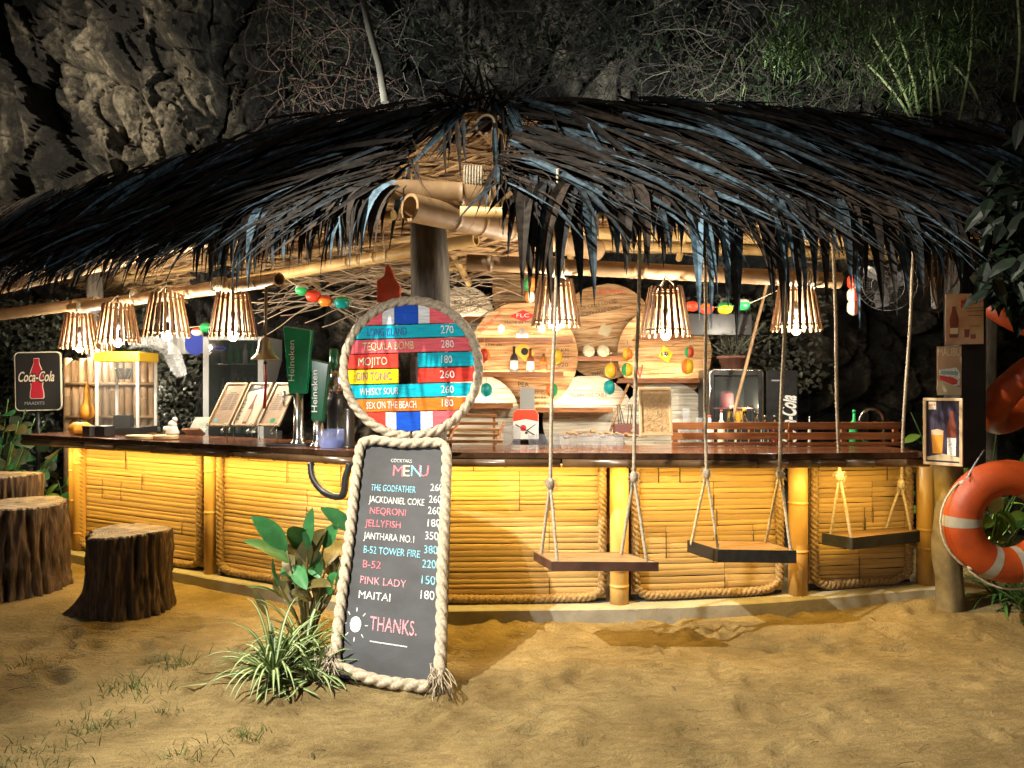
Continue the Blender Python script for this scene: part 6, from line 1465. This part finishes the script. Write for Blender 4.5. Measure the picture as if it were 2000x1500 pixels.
# bamboo clump top right
bc = thing('bamboo_clump', 'clump of feathery green bamboo stems above the right of the roof', 'bamboo', at(1790, 260, 6.6))
lf = MB(); r0 = random.Random(12)
for (x0, y0, x1, y1) in ((1795, 260, 1700, 60), (1800, 260, 1740, 20), (1820, 250, 1790, -20), (1840, 270, 1800, 60), (1915, 205, 1855, 120), (1980, 200, 1985, -30), (1790, 250, 1690, 120), (1870, 250, 1900, 0)):
    a, b = at(x0, y0, 6.5), at(x1, y1, 6.6); mb = MB(); mb.tube(spline([a, a.lerp(b, .5)+Vector((.04, 0, 0)), b], 6), .011, 8); mb.build('stem', mat('cane', (.26, .28, .13), .5, rnd=.2) if 'cane' not in bpy.data.materials else bpy.data.materials['cane'], bc)
for k in range(5200):
    gx, gy, sx, sy = r0.choice(((1790, 40, 70, 55), (1700, 30, 60, 40), (1850, 100, 60, 60), (1600, 40, 60, 40), (1540, 90, 30, 30), (1880, 30, 60, 50), (1760, 130, 60, 50)))
    p = at(r0.gauss(gx, sx), r0.gauss(gy, sy), 6.5+r0.gauss(0, .25)); d = Vector((r0.gauss(.1, .8), r0.gauss(-.2, .4), r0.gauss(-.5, .5))).normalized(); l = r0.uniform(.06, .14); lf.cr = r0.random()
    lf.leaf([p, p+d*l*.5, p+d*l+Vector((0, 0, -.015))], .006, (r0.gauss(0, .4), -.6, .7), .2, shape=lambda f: (.4, 1, .05)[int(f*2)])
lf.build('foliage', mat('bambooleaf', (.025, .042, .013), .5, (.065, .10, .028), 4, rnd=.5), bc, kind='stuff')
# dark tree at far right that hangs over the roof's end
dt = thing('dark_tree', 'dark broad-leaved tree overhanging the right end of the roof', 'tree', (4.3, 5.3, 0))
mb = MB(); mb.tube(spline([(4.6, 5.6, 0), (4.55, 5.5, 1.5), (4.35, 5.4, 2.7), (4.5, 5.3, 4.2)], 6), [.11-.003*i for i in range(19)], 12); mb.build('trunk', M_['bark'], dt)
lf = MB()
for k in range(900):
    gx, gy, sx, sy = r0.choice(((1990, 500, 30, 40), (1985, 450, 28, 40), (2030, 400, 40, 60), (1985, 540, 30, 30)))
    p = at(r0.gauss(gx, sx), r0.gauss(gy, sy), 4.7+r0.gauss(0, .18)); d = Vector((r0.gauss(0, .8), r0.gauss(-.3, .4), r0.gauss(-.5, .5))).normalized(); l = r0.uniform(.10, .2); lf.cr = r0.random()
    lf.leaf([p, p+d*l*.3, p+d*l*.7, p+d*l+Vector((0, 0, -.02))], .035, (r0.gauss(0, .4), -.6, .7), .2, shape=lambda f: (.3, 1, .8, .05)[int(f*3+.01)])
lf.build('crown', mat('darkleaf', (.005, .011, .005), .5, rnd=.5), dt, kind='stuff')
# hanging brown dry fronds at the right end
hf = thing('dry_frond_skirt', 'curtain of brown dry palm strips hanging beside the topmost beer plate', 'dry fronds', at(1870, 500, 5.2)); lf = MB()
for k in range(70):
    p = at(r0.uniform(1800, 1960), r0.uniform(440, 500), 5.15+r0.gauss(0, .1)); pts = [p]; d = Vector((r0.gauss(.1, .35), r0.gauss(0, .1), -1)).normalized(); l = r0.uniform(.25, .45)
    for i in range(5): d = (d+Vector((r0.gauss(0, .1), 0, -.1))).normalized(); pts.append(pts[-1]+d*l/5)
    lf.cr = r0.random(); lf.leaf(pts, r0.uniform(.008, .02), (r0.gauss(0, .4), -1, 0), .3)
lf.build('strips', mat('brownstrip', (.12, .065, .035), .6, rnd=.5), hf, kind='stuff')
# grass tufts on the sand
def tuft(label, px, py, n, w, h):
    n = int(n*.6); b = gp(px, py); b.z = gz(b.x, b.y)-.005; mb = MB(); r1 = random.Random(px)
    for k in range(n):
        p = b+Vector((r1.gauss(0, w), r1.gauss(0, w*.8), 0)); d = Vector((r1.gauss(0, .45), r1.gauss(0, .4), 1)).normalized(); l = h*r1.uniform(.4, 1.1); mb.cr = r1.random()
        mb.leaf([p, p+d*l*.5, p+d*l+Vector((d.x, d.y, -.3))*l*.25], .0022, (r1.gauss(0, 1), r1.gauss(0, 1), .1), .1, shape=lambda f: (1, .8, .05)[int(f*2)])
    tag(mb.build('grass_tuft', M_['grass']), label, 'grass tuft', 'grass tufts in the sand', 'stuff')
tuft('sparse grass tuft on the sand left of the spider plants', 345, 1300, 120, .07, .10); tuft('spreading grass patch in front of the dark stump', 255, 1345, 190, .10, .08); tuft('short grass patch low in front of the spider plants', 485, 1440, 130, .06, .06)
tuft('thin grass tuft at the left edge of the sand', 40, 1300, 60, .08, .07); tuft('grass tuft near the bottom left corner of the sand', 165, 1425, 130, .08, .06); tuft('green grass in the bottom left picture corner', 30, 1490, 260, .14, .06)
tuft('tiny grass tuft on the sand halfway between stump and picture bottom', 320, 1395, 60, .05, .06); tuft('grass tuft at the bottom edge left of centre', 365, 1482, 90, .07, .07); tuft('small grass tuft below the counter\'s right end', 1812, 1150, 120, .06, .09)
# debris: dry leaves and sticks
mb = MB(); r1 = random.Random(3)
for k in range(420):
    x = r1.uniform(-3.4, 3.2); y = r1.uniform(2.2, 5.0); z = gz(x, y)+.006; a = r1.uniform(0, PI); l = r1.uniform(.004, .016)*(1 if k > 26 else 2.6)
    mb.cr = r1.random(); d = Vector((math.cos(a), math.sin(a), 0)); p = Vector((x, y, z)); mb.leaf([p, p+d*l+Vector((0, 0, .004)), p+d*l*2], l*.28, (0, 0, 1), .3)
for k in range(60):
    x = r1.uniform(-3.4, -.6) if k < 40 else r1.uniform(0, 3); y = r1.uniform(2.4, 4.8); z = gz(x, y)+.006; a = r1.gauss(0, .5); d = Vector((math.cos(a), math.sin(a), 0)); p = Vector((x, y, z)); l = r1.uniform(.03, .14)
    mb.cr = r1.random(); mb.tube([p, p+d*l*.5+Vector((0, .006, .003)), p+d*l], .0016, 3)
tag(mb.build('litter', mat('litter', (.08, .05, .03), .8, rnd=.6)), 'dry leaf bits and sticks scattered over the sand', 'litter', kind='stuff')
# palm-root tuft by the right end of plinth
mb = MB(); b = gp(1785, 1158); b.z = .09
for k in range(16):
    d = Vector((r1.gauss(0, .8), r1.gauss(-.2, .4), r1.uniform(.1, .7))).normalized(); mb.tube([b, b+d*.08, b+d*.15+Vector((0, 0, -.03))], .004, 4)
tag(mb.build('root_tuft', M_['rope']), 'frayed pale root tuft at the right end of the bar plinth', 'roots')
print('objects', len(bpy.data.objects))
